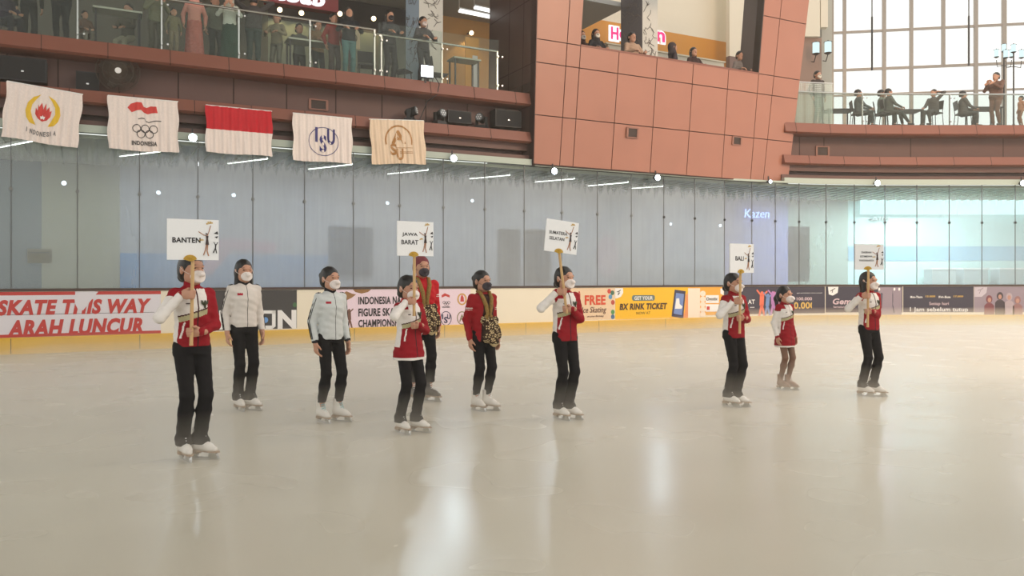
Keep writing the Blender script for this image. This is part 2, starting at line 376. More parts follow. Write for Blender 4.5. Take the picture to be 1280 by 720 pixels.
# ------------------------------------------------------------------ the projecting bay
def boff(z): return 0.12 + 0.115 * (z - 4.62)
zs = [4.62, 5.93, 7.3, 7.9, 9.65, 11.2]
def slook(px, z): return sof(px, boff(z), True)
bot = [667, 699.5, 716, 764, 812.5, 858, 902, 938, 954, 985]
top = [670.5, 709, 726, 774, 821.5, 867, 911, 948.5, 967.5, 1000]      # at the parapet height
def spt(i, z):
    sb0, st0 = slook(bot[i], 4.62), slook(top[i], 7.9)
    return sb0 + (st0 - sb0) * (z - 4.62) / (7.9 - 4.62)
mb = MB(); g = 0.013
for zi in range(5):
    z0, z1 = zs[zi] + g, zs[zi + 1] - g
    for i in range(9):
        if zi >= 3 and 2 <= i <= 6: continue
        if zi == 4 and i == 6: continue
        q = []
        for o_, in ((0.0,), (-0.05,)):
            for (ii, zz, sg) in ((i, z0, 1), (i + 1, z0, -1), (i + 1, z1, -1), (i, z1, 1)):
                q.append(S(spt(ii, zz) + sg * g, boff(zz) + o_, zz, True))
        mb.add(q, [(0, 1, 2, 3), (7, 6, 5, 4), (0, 4, 5, 1), (1, 5, 6, 2), (2, 6, 7, 3), (3, 7, 4, 0)], 0)
def slabq(i0, i1, z0, z1, o0, o1, m):
    q = []
    for o_ in (o0, o1):
        for ii, zz in ((i0, z0), (i1, z0), (i1, z1), (i0, z1)): q.append(S(spt(ii, zz), boff(zz) + o_, zz, True))
    mb.add(q, [(0, 1, 2, 3), (7, 6, 5, 4), (0, 4, 5, 1), (1, 5, 6, 2), (2, 6, 7, 3), (3, 7, 4, 0)], m)
slabq(0, 9, 4.62, 7.9, -0.03, -0.3, 1)
slabq(0, 2, 7.9, 11.2, -0.03, -0.3, 1)
slabq(7, 9, 7.9, 11.2, -0.03, -0.3, 1)
slabq(2, 7, 7.88, 7.93, 0.01, -0.34, 2)
slabq(0, 9, 4.6, 4.64, 0.0, -1.2, 1)
struct(mb, 'wall_bay', [M_['clad'], M_['seam'], M_['clad_lip']])
# dark returns and soffit of the bay
mb = MB()
def ret(i, z0, z1, o1, m=0, th=0.06):
    q = []
    for zz in (z0, z1):
        for ds, o_ in ((0, -0.01), (th, -0.01), (th, o1), (0, o1)): q.append(S(spt(i, zz) + ds, boff(zz) + o_, zz, True))
    mb.add(q, [(3, 2, 1, 0), (4, 5, 6, 7), (0, 1, 5, 4), (1, 2, 6, 5), (2, 3, 7, 6), (3, 0, 4, 7)], m)
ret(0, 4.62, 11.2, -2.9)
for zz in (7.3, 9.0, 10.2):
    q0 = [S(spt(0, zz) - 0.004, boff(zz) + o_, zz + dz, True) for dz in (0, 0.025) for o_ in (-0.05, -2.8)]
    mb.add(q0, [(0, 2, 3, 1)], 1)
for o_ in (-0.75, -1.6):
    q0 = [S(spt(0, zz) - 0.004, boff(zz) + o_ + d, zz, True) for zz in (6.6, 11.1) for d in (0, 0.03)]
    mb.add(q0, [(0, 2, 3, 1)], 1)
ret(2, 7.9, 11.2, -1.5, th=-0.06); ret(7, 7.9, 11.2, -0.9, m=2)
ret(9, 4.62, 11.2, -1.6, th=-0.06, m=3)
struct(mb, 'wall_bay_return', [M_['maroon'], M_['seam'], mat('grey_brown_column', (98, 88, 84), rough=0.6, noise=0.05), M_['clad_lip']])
mb = MB(); slabq(2, 7, 10.3, 10.8, -0.05, -0.6, 0); slabq(0, 9, 6.6, 6.85, -0.3, -6.5, 1)
struct(mb, 'ceiling_bay', [M_['maroon'], MATS['gallery_tiles']])

# interior of the upper gallery, seen through the openings
mb = MB()
def wbox(s0, s1, o0, o1, z0, z1, m, straight=True): sweep(mb, s0, s1, rect(o0, o1, z0, z1), m, straight)
def sb2(px, off): return sof(px, off, True)
wbox(sb2(715, -6), sb2(912, -6), -6.2, -6.0, 11.2, 14.5, 0)
wbox(sb2(715, -6), sb2(912, -6), -6.2, -6.0, 10.05, 11.2, 1)
wbox(sb2(715, -6), sb2(912, -6), -6.2, -6.0, 6.5, 10.05, 2)
wbox(sb2(912, -5), sb2(1003, -5), -5.2, -5.0, 10.3, 15, 0)
wbox(sb2(912, -5), sb2(1003, -5), -5.2, -5.0, 6.5, 10.3, 3)
struct(mb, 'wall_shops', [mat('cream_wall', (222, 212, 192), rough=0.7, noise=0.03), mat('ochre_fascia', (204, 138, 50), rough=0.6, noise=0.05), mat('pale_shopfront', (186, 190, 176), rough=0.5, noise=0.15, nscale=3), mat('brown_wall', (116, 92, 84), rough=0.6)])
mb = MB()
wbox(0, sb2(335, -6), -6.2, -6.0, 6.5, 10.5, 0)
wbox(sb2(335, -6), sb2(553, -6), -6.2, -6.0, 6.5, 9.45, 1)
wbox(sb2(335, -6), sb2(553, -6), -6.2, -6.0, 9.45, 10.5, 2)
wbox(sb2(553, -6), sb2(712, -6), -6.2, -6.0, 6.5, 10.5, 3)
struct(mb, 'wall_gallery', [mat('dim_olive_wall', (96, 92, 80), rough=0.7, noise=0.25, nscale=1.2), mat('grey_green_shop', (134, 138, 124), rough=0.6, noise=0.2, nscale=1.5), mat('charcoal_bulkhead', (70, 66, 66), rough=0.7), mat('tan_wall', (206, 156, 96), rough=0.7, noise=0.04)])
mb = MB(); wbox(0, SL - 0.05, -2.5, -0.9, 10.4, 10.55, 0); wbox(0, sb2(712, -6), -6.2, -2.5, 10.4, 10.55, 0)
struct(mb, 'ceiling_gallery', mat('grey_ceiling', (176, 176, 172), rough=0.8))

# beige wall beside the big window
mb = MB()
def pxbox(px0, px1, Y, th, z0, z1, m):
    a = (px0 - 640) / F * Y; b = (px1 - 640) / F * Y
    mb.box(((a + b) / 2, Y + th / 2, (z0 + z1) / 2), (b - a, th, z1 - z0), None, m)
pxbox(975, 1025, 32.0, 0.3, 11.2, 15.5, 0); pxbox(975, 1027, 32.2, 0.3, 6.5, 11.2, 1); pxbox(1027, 1040, 32.6, 0.6, 6.5, 15.5, 2)
pxbox(1026, 1035, 32.1, 0.3, 11.6, 13.0, 0)
struct(mb, 'wall_right', [mat('cream_wall', (0, 0, 0)), mat('taupe_wall', (150, 122, 108), rough=0.7), mat('grey_column', (170, 168, 158), rough=0.6)])

# big window: frame of mullions, one pane sheet behind
WA, WB = Vector((13.3, 34.2)), Vector((22.4, 32.65))
def wpt(px):
    d = WB - WA; t = ((px - 640) / F * WA.y - WA.x) / (d.x - (px - 640) / F * d.y); return t
root = empty('window_1', (WA.x, WA.y, 6.5)); root['kind'] = 'structure'
mb = MB()
def wbar(px, w, z0, z1):
    c = WA + (WB - WA) * wpt(px); ang = math.atan2(WB.y - WA.y, WB.x - WA.x)
    mb.box((0, 0, (z0 + z1) / 2), (w, 0.14, z1 - z0), Matrix.Translation((c.x, c.y, 0)) @ Matrix.Rotation(ang, 4, 'Z'))
def wrail(px0, px1, z, h):
    a = WA + (WB - WA) * wpt(px0); b = WA + (WB - WA) * wpt(px1); c = (a + b) / 2; ang = math.atan2(WB.y - WA.y, WB.x - WA.x)
    mb.box((0, 0, z), ((b - a).length, 0.12, h), Matrix.Translation((c.x, c.y, 0)) @ Matrix.Rotation(ang, 4, 'Z'))
for px, w in ((1040, 0.12), (1055.5, 0.13), (1105, 0.14), (1139, 0.13), (1219.7, 0.14), (1255, 0.16), (1290, 0.13)): wbar(px, w, 6.5, 15.5)
wbar(1179, 0.13, 10.4, 15.5)
for z, h in ((11.98, 0.09), (10.38, 0.1), (9.3, 0.07), (13.9, 0.09)): wrail(1040, 1292, z, h)
mb.build('window_frame', mat('taupe_aluminium', (150, 140, 130), rough=0.4, metal=0.3), root)
mb = MB(); a, b = WA, WB
mb.add([(a.x, a.y + 0.02, 6.5), (b.x, b.y + 0.02, 6.5), (b.x, b.y + 0.02, 15.5), (a.x, a.y + 0.02, 15.5)], [(0, 1, 2, 3)])
mb.build('window_pane', clear_glass('window_glass', (250, 252, 252), 0.02, (230, 240, 240)), root)

# haze: fog lying on the ice, thicker toward the far end, and thin mist in the hall
def haze(name, lo, hi, m, zb=None):
    b = MB(); c = [(lo[i] + hi[i]) / 2 for i in range(3)]; b.box(c, [hi[i] - lo[i] for i in range(3)])
    o = b.build(name, m); tag(o, kind='stuff'); return o
h = haze('ground_fog', (-9.5, 3.0, 0.004), (18.5, 25.9, 0.20), volume('ground_fog', (250, 241, 224), 0.15))
tag(h, 'pale fog lying in a thin layer on the ice', 'fog')
h = haze('drifting_fog', (-9.4, 3.1, 0.005), (18.45, 25.85, 0.42), volume('drifting_fog', (250, 241, 224), 0.085))
tag(h, 'fainter fog drifting to knee height above the ice', 'fog')
h = haze('far_fog', (5.5, 14.5, 0.006), (18.4, 25.8, 0.6), volume('far_fog', (255, 232, 205), 0.11))
tag(h, 'warmer fog bank over the right side of the ice', 'fog')
h = haze('hall_mist', (-16, -1.0, 0.008), (23, 34.0, 12), volume('hall_mist', (250, 240, 226), 0.002))
tag(h, 'thin mist filling the air of the hall', 'mist')
# ------------------------------------------------------------------ rink screen: glass panels
ORD = 'first second third fourth fifth sixth seventh eighth ninth tenth eleventh twelfth thirteenth fourteenth fifteenth sixteenth seventeenth eighteenth nineteenth twentieth'.split()
ORD += ['twenty-' + w for w in ORD[:9]] + ['thirtieth', 'thirty-first', 'thirty-second', 'thirty-third', 'thirty-fourth']
mglass = misted_glass()
jm = mat('grey_sealant', (96, 98, 98), rough=0.4, metal=0.4)
vis = [i for i in range(len(CUM) - 1) if 640 + F * NODES[i + 1].x / NODES[i + 1].y > 0 and 640 + F * NODES[i].x / NODES[i].y < 1282]
for k, i in enumerate(vis):
    a, b = CUM[i] + 0.008, CUM[i + 1] - 0.008
    p = S((a + b) / 2, 0, 1.33)
    t = empty('glass_screen', p, 0, 'tall misted glass panel of the rink screen, %s along the screen from the left end' % ORD[k], 'glass screen', 'tall glass panels of the rink screen')
    mb = MB(); sweep(mb, a, b, rect(-0.008, 0.008, 1.326, 4.6)); mb.build('pane', mglass, t)
    mb = MB(); sweep(mb, b - 0.004, b + 0.014, rect(-0.012, 0.012, 1.326, 4.6)); mb.build('joint', jm, t)
    mb = MB(); M = frameM(CUM[i + 1] - 0.004, 0.0, 3.35)
    mb.tube([(0, -0.014, 0), (0, -0.03, 0)], 0.038, 14, M=M); mb.tube([(0, 0.014, 0), (0, 0.03, 0)], 0.038, 14, M=M); mb.tube([(0, -0.03, 0), (0, -0.04, 0)], 0.02, 8, M=M)
    mb.build('clamp', mat('clamp_grey', (120, 122, 120), rough=0.5) if i < 16 else M_['darkm'], t, label=None)

# ------------------------------------------------------------------ banners on the boards
def wallpt(px, py, off):
    s = sof(px, off); p = S(s, off); return s, zat(py, p.y)
class Banner:
    def __init__(self, name, label, cat, px0, px1, off=0.052, group=None):
        self.off = off; self.s0 = max(0.05, sof(px0, off)); self.s1 = sof(px1, off)
        self.root = empty(name, S((self.s0 + self.s1) / 2, off, 0.34), 0, label, cat, group)
        self.lay = 1
    def sheet(self, m, z0=0.34, z1=1.262, px0=None, px1=None, name='sheet', lay=0):
        mb = MB(); a = self.s0 if px0 is None else sof(px0, self.off); b = self.s1 if px1 is None else sof(px1, self.off)
        o = self.off + lay * 0.004
        sweep(mb, a, b, rect(o, o + 0.004, z0, z1)); return mb.build(name, m, self.root)
    def text(self, items, m, name='lettering', shear=0.0, bold=0.02, lay=1):
        mb = MB()
        for txt, x0, y0, x1, y1 in items:
            o = self.off + 0.005 + lay * 0.004
            sa, za = wallpt(x0, y1, o); sb_, zb = wallpt(x1, y1, o); _, zt = wallpt((x0 + x1) / 2, y0, o); _, zm = wallpt((x0 + x1) / 2, y1, o)
            sm = (sa + sb_) / 2; w = sb_ - sa; M = frameM(sm, o, 0)
            add_text(mb, txt, -w / 2, zm, w, zt - zm, M, 0.003, shear, bold)
        return mb.build(name, m, self.root)
    def shape(self, polys, m, name, lay=1, label=None):
        """polys: lists of picture points on the board's own plane"""
        mb = MB()
        for poly in polys:
            o = self.off + lay * 0.004 + 0.001; q = []
            for px, py in poly:
                s, z = wallpt(px, py, o); q.append((s, z))
            mb.add([S(s, o + 0.0025, z) for s, z in q] + [S(s, o, z) for s, z in q], [tuple(range(len(q)))] + [(i, len(q) + i, len(q) + (i + 1) % len(q), (i + 1) % len(q)) for i in range(len(q))])
        return mb.build(name, m, self.root, label=label)
def disc(cx, cy, rx, ry, n=20, a0=0): return [(cx + rx * math.cos(a0 + 2 * math.pi * k / n), cy + ry * math.sin(a0 + 2 * math.pi * k / n)) for k in range(n)][::-1]
def ring(cx, cy, rx, ry, w, n=24):
    out = []
    for k in range(n):
        a, b = 2 * math.pi * k / n, 2 * math.pi * (k + 1) / n
        out.append([(cx + rx * math.cos(a), cy + ry * math.sin(a)), (cx + rx * math.cos(b), cy + ry * math.sin(b)), (cx + (rx - w) * math.cos(b), cy + (ry - w) * math.sin(b)), (cx + (rx - w) * math.cos(a), cy + (ry - w) * math.sin(a))])
    return out
def stroke(pts, w):
    out = []
    for (x0, y0), (x1, y1) in zip(pts, pts[1:]):
        l = math.hypot(x1 - x0, y1 - y0) or 1; nx, ny = -(y1 - y0) / l * w / 2, (x1 - x0) / l * w / 2
        out.append([(x0 - nx, y0 - ny), (x1 - nx, y1 - ny), (x1 + nx, y1 + ny), (x0 + nx, y0 + ny)])
    return out
def figure(cx, y0, h, lean=0.0, arms=1):
    """small dancing figure as strokes, picture units"""
    q = [disc(cx, y0 + h * .08, h * .06, h * .08, 10)]
    q += stroke([(cx, y0 + h * .15), (cx + lean, y0 + h * .55)], h * .16)
    q += stroke([(cx + lean, y0 + h * .5), (cx + lean - h * .1, y0 + h)], h * .08) + stroke([(cx + lean, y0 + h * .5), (cx + lean + h * .12, y0 + h * .97)], h * .08)
    if arms: q += stroke([(cx, y0 + h * .2), (cx - h * .2, y0 - h * .05)], h * .06) + stroke([(cx, y0 + h * .2), (cx + h * .2, y0)], h * .06)
    return q
PR = mat('banner_white', (226, 222, 228), rough=0.45); BRED = mat('banner_red', (196, 58, 52), rough=0.5)
BDK = mat('banner_charcoal', (62, 60, 60), rough=0.5); BNAVY = mat('banner_navy', (58, 54, 70), rough=0.5)
INK = mat('black_ink', (34, 30, 34), rough=0.6); WINK = mat('white_ink', (240, 238, 236), rough=0.5)
# 1 skate this way
b = Banner('advertising_banner', 'long white and red banner reading SKATE THIS WAY, ARAH LUNCUR on the boards', 'banner', -40, 201)
b.sheet(PR)
mb = MB(); sweep(mb, b.s0, sof(94), rect(0.0565, 0.0585, 1.19, 1.262)); sweep(mb, sof(119), b.s1, rect(0.0565, 0.0585, 1.19, 1.262)); sweep(mb, b.s0, b.s1, rect(0.0565, 0.0585, 0.34, 0.40)); mb.build('border_stripe', BRED, b.root)
b.text([('SKATE THIS WAY', -4, 374, 189, 393), ('ARAH LUNCUR', 9, 398.5, 179, 419)], BRED, shear=0.22, bold=0.05)
b.shape([[(93, 373), (99, 364.5), (123, 364.5), (118, 370), (104, 388), (97, 386), (94, 380)]], PR, 'torn_patch', lay=3, label='pale torn patch over the lettering')
mb = MB(); sweep(mb, b.s0, sof(193), rect(0.056, 0.0585, 0.795, 0.803)); mb.build('rule', INK, b.root)
# 2 charcoal banner
b = Banner('advertising_banner', 'charcoal banner with large white letters and a blue dot, behind the first white jacket', 'banner', 254, 371)
b.sheet(BDK, 0.36); b.text([('I', 274, 388, 281, 412), ('N', 347, 387.5, 370.5, 411)], WINK, bold=0.05)
b.shape([[(325, 388), (344, 388), (344, 392), (325, 392)], [(325, 407), (341, 407), (341, 411.5), (325, 411.5)], [(340, 388), (344.5, 388), (344.5, 408), (340, 411.5)], [(322, 388), (326, 388), (326, 411.5), (322, 411.5)]], WINK, 'letter_outline')
b.shape([disc(332, 400, 3.2, 3.6)], mat('sky_blue_ink', (110, 160, 220)), 'blue_dot'); b.shape([disc(368.5, 381, 2.6, 3)], mat('green_ink', (70, 110, 70)), 'green_dot')
# 3 championship banner
b = Banner('advertising_banner', 'pink championship banner reading INDONESIA NATIONAL FIGURE SKATING CHAMPIONSHIP with four round logos', 'banner', 420, 588)
b.sheet(mat('pale_pink_sheet', (236, 214, 226), rough=0.5), 0.335)
b.text([('INDONESIA NATIONAL', 448, 370.5, 528, 380), ('FIGURE SKATING', 448, 385, 512, 395), ('CHAMPIONSHIP', 448, 399, 505, 408.5)], INK, bold=0.03)
BR = mat('batik_brown', (150, 110, 66), rough=0.6)
b.shape([[(425, 370), (433, 364), (440, 367), (445, 368), (440, 372), (434, 375), (430, 373)], [(441, 361.5), (464, 361.5), (460, 365), (452, 367), (444, 365)], [(573, 411), (578, 408), (584, 407), (584, 413), (573, 413)]], BR, 'corner_ornament')
b.shape(figure(436.5, 386, 25, 0.5), mat('dancer_brown', (120, 84, 70)), 'dancer_print')
b.shape([[(552, 369), (556, 366.5), (562, 369), (562, 372), (557, 370), (552, 372)]] , BRED, 'red_flag_mark')
rg = []
for cx, cy in ((555, 378), (558, 378.4), (561, 378), (556.5, 380), (559.5, 380)): rg += ring(cx, cy, 1.7, 1.7, 0.45, 12)
b.shape(rg, INK, 'five_rings'); b.text([('INDONESIA', 553, 383, 562.5, 384.6)], INK, name='caption', bold=0.02)
b.shape(ring(557.5, 398, 7, 9, 0.8), mat('navy_ink', (40, 40, 80)), 'circle_emblem', lay=1)
b.text([('I', 552.5, 393, 554, 399), ('S', 555, 396, 559.5, 404), ('U', 559, 392.5, 563, 399)], MATS['navy_ink'], name='emblem_letters', bold=0.03)
b.shape(ring(577.5, 374, 6, 7.5, 1.8, 16), mat('ochre_ink', (206, 160, 80)), 'wreath_emblem'); b.shape([[(575.3, 377), (576, 371), (577.5, 368), (579.5, 372), (580, 377)]], BRED, 'flame_mark')
b.shape(ring(577.5, 397.5, 6.5, 8.5, 1.2, 16), mat('olive_ink', (140, 130, 96)), 'round_emblem'); b.text([('A', 574, 393, 581, 402)], MATS['olive_ink'], name='emblem_letters', bold=0.02)
# 4 birthday banner
b = Banner('advertising_banner', 'beige birthday banner reading FREE Ice Skating with balloons', 'banner', 700, 768)
b.sheet(mat('banner_beige', (232, 204, 170), rough=0.5), 0.36)
b.text([('FREE', 731, 369, 757, 381)], mat('orange_red_ink', (214, 76, 44)), bold=0.035, name='lettering')
b.text([('Ice Skating', 727, 383.5, 758, 393), ('on your Birthday', 734, 394, 755, 397)], mat('brown_ink', (96, 60, 50)), name='script_lettering', shear=0.25, bold=0.01)
for (x, y, c) in ((761.5, 364, (206, 74, 60)), (765.5, 366, (66, 110, 90)), (763, 371, (90, 150, 190)), (766, 378, (190, 80, 66)), (766, 390, (88, 150, 90)), (766, 396, (70, 110, 150))):
    b.shape([disc(x, y, 2.3, 3)], mat('balloon_%d_%d' % (x, y), c), 'balloon_print')
b.shape(figure(724, 364, 18, 0, 0), BRED, 'children_print')
# 5 ticket banner
b = Banner('advertising_banner', 'bright yellow banner reading GET YOUR BX RINK TICKET NOW AT with a phone picture', 'banner', 769, 860)
b.sheet(mat('banner_yellow', (244, 190, 32), rough=0.5), 0.345)
TQ = mat('teal_grey_ink', (104, 124, 120))
b.shape([[(790, 371), (791.5, 369), (817, 368.8), (818.5, 370.5), (818.5, 374), (817, 375.8), (791.5, 376), (790, 374)]], TQ, 'pill')
b.text([('GET YOUR', 793, 370.3, 816, 374.8)], WINK, name='small_lettering', bold=0.03, lay=2)
b.text([('BX RINK TICKET', 774.5, 379, 834, 387)], mat('dark_brown_ink', (74, 50, 30)), shear=0.15, bold=0.045)
b.text([('NOW AT', 795.5, 389.5, 813, 393)], mat('olive_brown_ink', (130, 104, 40)), name='small_lettering', bold=0.0)
b.shape([[(769, 360), (778.5, 360), (779, 366), (776, 371), (771, 373), (769, 373)]], WINK, 'corner_patch'); b.shape(stroke([(771, 365), (773.5, 364), (776, 362.5)], .8) + stroke([(774, 364), (773, 369)], .7) + stroke([(772, 368), (775, 366)], .6), INK, 'skater_mark', lay=2)
b.shape([[(833, 402.5), (838, 397), (846, 399), (848, 402.5)], [(851, 398), (856, 390), (857, 369), (860, 366), (860, 398), (852, 402.5), (843, 402.5), (845, 398)]], mat('peach_ink', (232, 150, 96)), 'hand_print')
b.shape([[(843.5, 362), (857, 364), (854, 398), (839.5, 395.5)]], mat('dark_blue_ink', (60, 58, 84)), 'phone_print', lay=2)
b.shape([[(845, 366), (855, 367.5), (852.5, 394), (842, 392)]], mat('periwinkle_ink', (118, 142, 196)), 'phone_screen', lay=3)
b.shape([[(845.5, 373), (849, 373), (849.5, 380), (853, 383), (852, 386), (843.5, 386)]], WINK, 'skate_print', lay=4)
# 6 orange partner banner
b = Banner('advertising_banner', 'orange partner banner with a white notched ticket edge and rounded tags', 'banner', 860, 904)
b.sheet(mat('banner_orange', (240, 172, 60), rough=0.5), 0.40)
b.shape([[(860, 360.3), (875, 360.3), (875, 401), (860, 401)]], mat('banner_cream', (244, 226, 206)), 'ticket_edge')
b.shape([disc(878.5, y, 3.6, 3.6, 12) for y in (367, 374, 380.5, 387, 393)], MATS['banner_cream'], 'ticket_notch', lay=2)
b.shape([[(882, 369), (898.5, 369), (898.5, 378.8), (882, 378.8)], [(882, 380.3), (898.5, 380.3), (898.5, 389.5), (882, 389.5)]], WINK, 'tag', lay=2)
b.text([('Ogotix', 882.8, 371.5, 897, 376.8)], mat('grey_ink', (90, 84, 80)), name='tag_lettering', bold=0.02, lay=3)
b.shape([[(883.5, 383), (887, 383), (887, 387.5), (883.5, 387.5)]], BRED, 'tag_mark', lay=3)
b.shape([[(900.5, 360.5), (904, 360.5), (904, 369), (900.5, 367)]], WINK, 'corner_patch', lay=2)
# 7 dark banner with dancers and prices
b = Banner('advertising_banner', 'dark banner with colourful dancing figures and the price 100.000 crossed above 50.000', 'banner', 905, 1031)
b.sheet(BNAVY, 0.40)
b.text([('AT', 935, 374.5, 943.5, 380)], WINK, bold=0.02); b.shape([[(937.5, 383.8), (943, 383.8), (943, 384.6), (937.5, 384.6)]], WINK, 'underline')
for x, y, h, c in ((952.5, 364, 33, (240, 120, 90)), (960, 367, 28, (120, 150, 200)), (966, 364, 30, (190, 130, 190)), (973, 366, 28, (200, 120, 150))):
    b.shape(figure(x, y, h, random.uniform(-1.5, 1.5)), mat('dancer_%d' % x, c), 'dancer_print')
b.text([('dengan pembelian tiket masuk', 992, 365.6, 1028, 367)], WINK, name='small_lettering', bold=0.0); b.text([('100.000', 996, 371.5, 1015, 375.5)], mat('pale_pink_ink', (214, 190, 196)), name='small_lettering', bold=0.02)
b.text([('50.000', 987, 377.5, 1018.5, 386)], mat('gold_ink', (220, 180, 96)), bold=0.03)
# 8 Gema banner
b = Banner('advertising_banner', 'dark banner with a white leaf logo and white script lettering behind the farthest placard holder', 'banner', 1032, 1128)
b.sheet(BNAVY, 0.42)
b.shape([[(1035, 358.5), (1048, 358.5), (1047, 366), (1041, 369.5), (1036, 368)]], WINK, 'corner_patch'); b.shape(stroke([(1038, 364), (1041, 362), (1044, 360.5)], .8) + stroke([(1041, 362.5), (1040, 366)], .7), INK, 'skater_mark', lay=2)
b.text([('Gemar', 1041, 373, 1075, 380.5)], mat('pale_pink_ink', (0, 0, 0)), shear=0.2, bold=0.03); b.text([('berseluncur di es', 1042, 382, 1069, 384.8)], MATS['pale_pink_ink'], name='small_lettering', bold=0.01)
b.shape([[(1098, 359), (1127, 359), (1127, 397), (1095, 397)]], mat('mauve_print', (150, 136, 148)), 'photo_print')
b.shape(figure(1114, 362, 30, 0, 0) + figure(1102, 366, 26, 0, 0) , mat('slate_print', (78, 74, 92)), 'skaters_print', lay=2)
b.shape([disc(x, 361.5, 1.3, 2, 8) for x in (1099, 1105, 1111, 1118, 1124)], WINK, 'bulb_print', lay=2)
# 9 closing banner
b = Banner('advertising_banner', 'dark banner reading 1 Jam sebelum tutup in white', 'banner', 1129, 1217)
b.sheet(BNAVY, 0.42)
b.text([('1 Jam sebelum tutup', 1137.5, 384, 1210, 391)], WINK, bold=0.02); b.text([('Setiap hari', 1161.5, 377.5, 1186, 382.5)], mat('pale_pink_ink', (0, 0, 0)), name='small_lettering', bold=0.01)
b.text([('Mon-Thurs', 1138, 369.8, 1153, 372.6), ('Fri-Sun', 1173.5, 369.8, 1188, 372.6)], WINK, name='small_lettering', bold=0.03)
b.text([('15.000', 1157, 369.3, 1169, 371.6), ('17.000', 1192, 369.3, 1204, 371.6)], MATS['gold_ink'], name='price_lettering', bold=0.02)
# 10 friends photo
b = Banner('advertising_banner', 'mauve banner with a picture of a group of friends and a white leaf logo', 'banner', 1217.5, 1300)
b.sheet(mat('mauve_print', (0, 0, 0)), 0.42)
b.shape([[(1218, 358.8), (1234, 358.8), (1233, 366), (1227, 371), (1218, 371)]], mat('pale_mauve', (196, 186, 196)), 'corner_patch')
b.shape(stroke([(1222, 363), (1226, 362), (1229, 360)], .8) + stroke([(1226, 362.5), (1224, 367)], .7), MATS['mauve_print'], 'skater_mark', lay=2)
for x, y, hh, c in ((1236.5, 371, 27, (124, 66, 76)), (1250, 367, 31, (66, 56, 64)), (1261.5, 368, 30, (178, 160, 166)), (1272, 372, 26, (150, 110, 110))):
    b.shape([disc(x, y + 3, 4, 5, 14), [(x - 6, y + 11), (x - 3, y + 8), (x + 3, y + 8), (x + 6, y + 11), (x + 6.5, y + hh), (x - 6.5, y + hh)]], mat('friend_%d' % x, c), 'friend_print', lay=2)
b.shape([disc(x, y + 4, 2.2, 3, 12) for x, y in ((1236.8, 371), (1250, 367), (1261.5, 368), (1272, 372))], mat('face_print', (186, 140, 124)), 'face_print', lay=3)

# ------------------------------------------------------------------ corridor behind the glass: tubes, spot reflections, posters, neon
tube_m = glow('tube_glow', (250, 255, 244), 6.0)
tubes = ((-52, 199, -8, 186), (-2, 184, 40, 176), (150, 195, 200, 189), (285, 204, 334, 198), (386, 211, 440, 205), (485, 217, 535, 212), (587, 223, 637, 218.5), (669, 227, 718, 223), (735, 232, 785, 227.5), (790, 235, 829, 232.5))
for k, (x0, y0, x1, y1) in enumerate(tubes):
    zt = 4.43; Ya, Yb = (zt - EYE) * F / (HOR - y0), (zt - EYE) * F / (HOR - y1); pa, pb = P(x0, y0, Ya), P(x1, y1, Yb)
    t = empty('fluorescent_tube', (pa + pb) / 2, 0, 'white ceiling tube behind the glass, %s of its row from the left' % ORD[k], 'ceiling light', 'tubes on the walkway ceiling')
    mb = MB(); u_ = Vector((0, 0, .03)); mb.tube([pa + u_, pb + u_], 0.04, 6); mb.build('batten', M_['white'], t)
    mb = MB(); mb.tube([pa, pb], 0.022, 8); mb.build('tube', tube_m, t)
for k, (px, py) in enumerate(((80, 229), (198, 241), (292, 244), (484, 254), (590, 251), (850, 241), (838, 280), (900, 282))):  # small white reflections in the glass, stood in for by added glowing discs
    off = -4.3 if py < 270 else -4.45; s = sof(px, off); p = S(s, off); z = zat(py, p.y); M = frameM(s, off, z)
    t = empty('spot_lamp', p, 0, 'small bright spot lamp behind the misted glass, %s from the left' % ORD[k], 'lamp', 'spot lamps behind the rink screen')
    mb = MB(); mb.tube([(0, 0.14 if off > -4.4 else 0.0, 0), (0, -0.02, 0)], [0.05, 0.06], 12, M=M); mb.tube([(0, 0.13, 0), (0, 0.19, 0)], 0.02, 8, M=M); mb.build('housing', M_['darkm'], t)
    mb = MB(); mb.tube([(0, -0.02, 0), (0, -0.03, 0)], 0.055, 12, M=M); mb.build('lens', glow('spot_glow', (220, 240, 255), 9.0), t)
class Poster(Banner):
    def __init__(self, name, label, cat, px0, px1, off, z): 
        self.off = off; self.s0 = sof(px0, off); self.s1 = sof(px1, off); self.root = empty(name, S((self.s0 + self.s1) / 2, off, z), 0, label, cat)
def zo(py, px, off): return zat(py, S(sof(px, off), off).y)
def poster(label, px0, px1, py0, py1, off, rgb, lines=0, cat='notice', name='paper_notice'):
    b = Poster(name, label, cat, px0, px1, off, zo(py1, px0, off))
    b.sheet(thin_paper('paper_%d_%d_%d' % rgb, rgb), zo(py1, (px0 + px1) / 2, off), zo(py0, (px0 + px1) / 2, off))
    if lines: b.shape([[(px0 + 3, y), (px1 - 4 - (k % 2) * 3, y), (px1 - 4 - (k % 2) * 3, y + 1.4), (px0 + 3, y + 1.4)] for k, y in enumerate(np.linspace(py0 + 4, py1 - 5, lines))], mat('faint_ink', (150, 150, 150)), 'text_lines')
    return b
poster('small cream notice taped behind the glass left of the BANTEN placard', 34, 65, 311, 329, -0.06, (196, 190, 166), 1)
poster('tall white notice pasted behind the glass above the pink banner', 410, 465, 281, 345, -0.10, (186, 200, 214), 5)
poster('tall faint notice behind the glass beside the woman in the red blazer', 621, 650, 285, 354, -0.06, (196, 198, 200), 6)
poster('wide faint notice behind the glass, touching the SUMATERA SELATAN placard pole', 654, 688, 286, 354, -0.06, (200, 200, 202), 5)
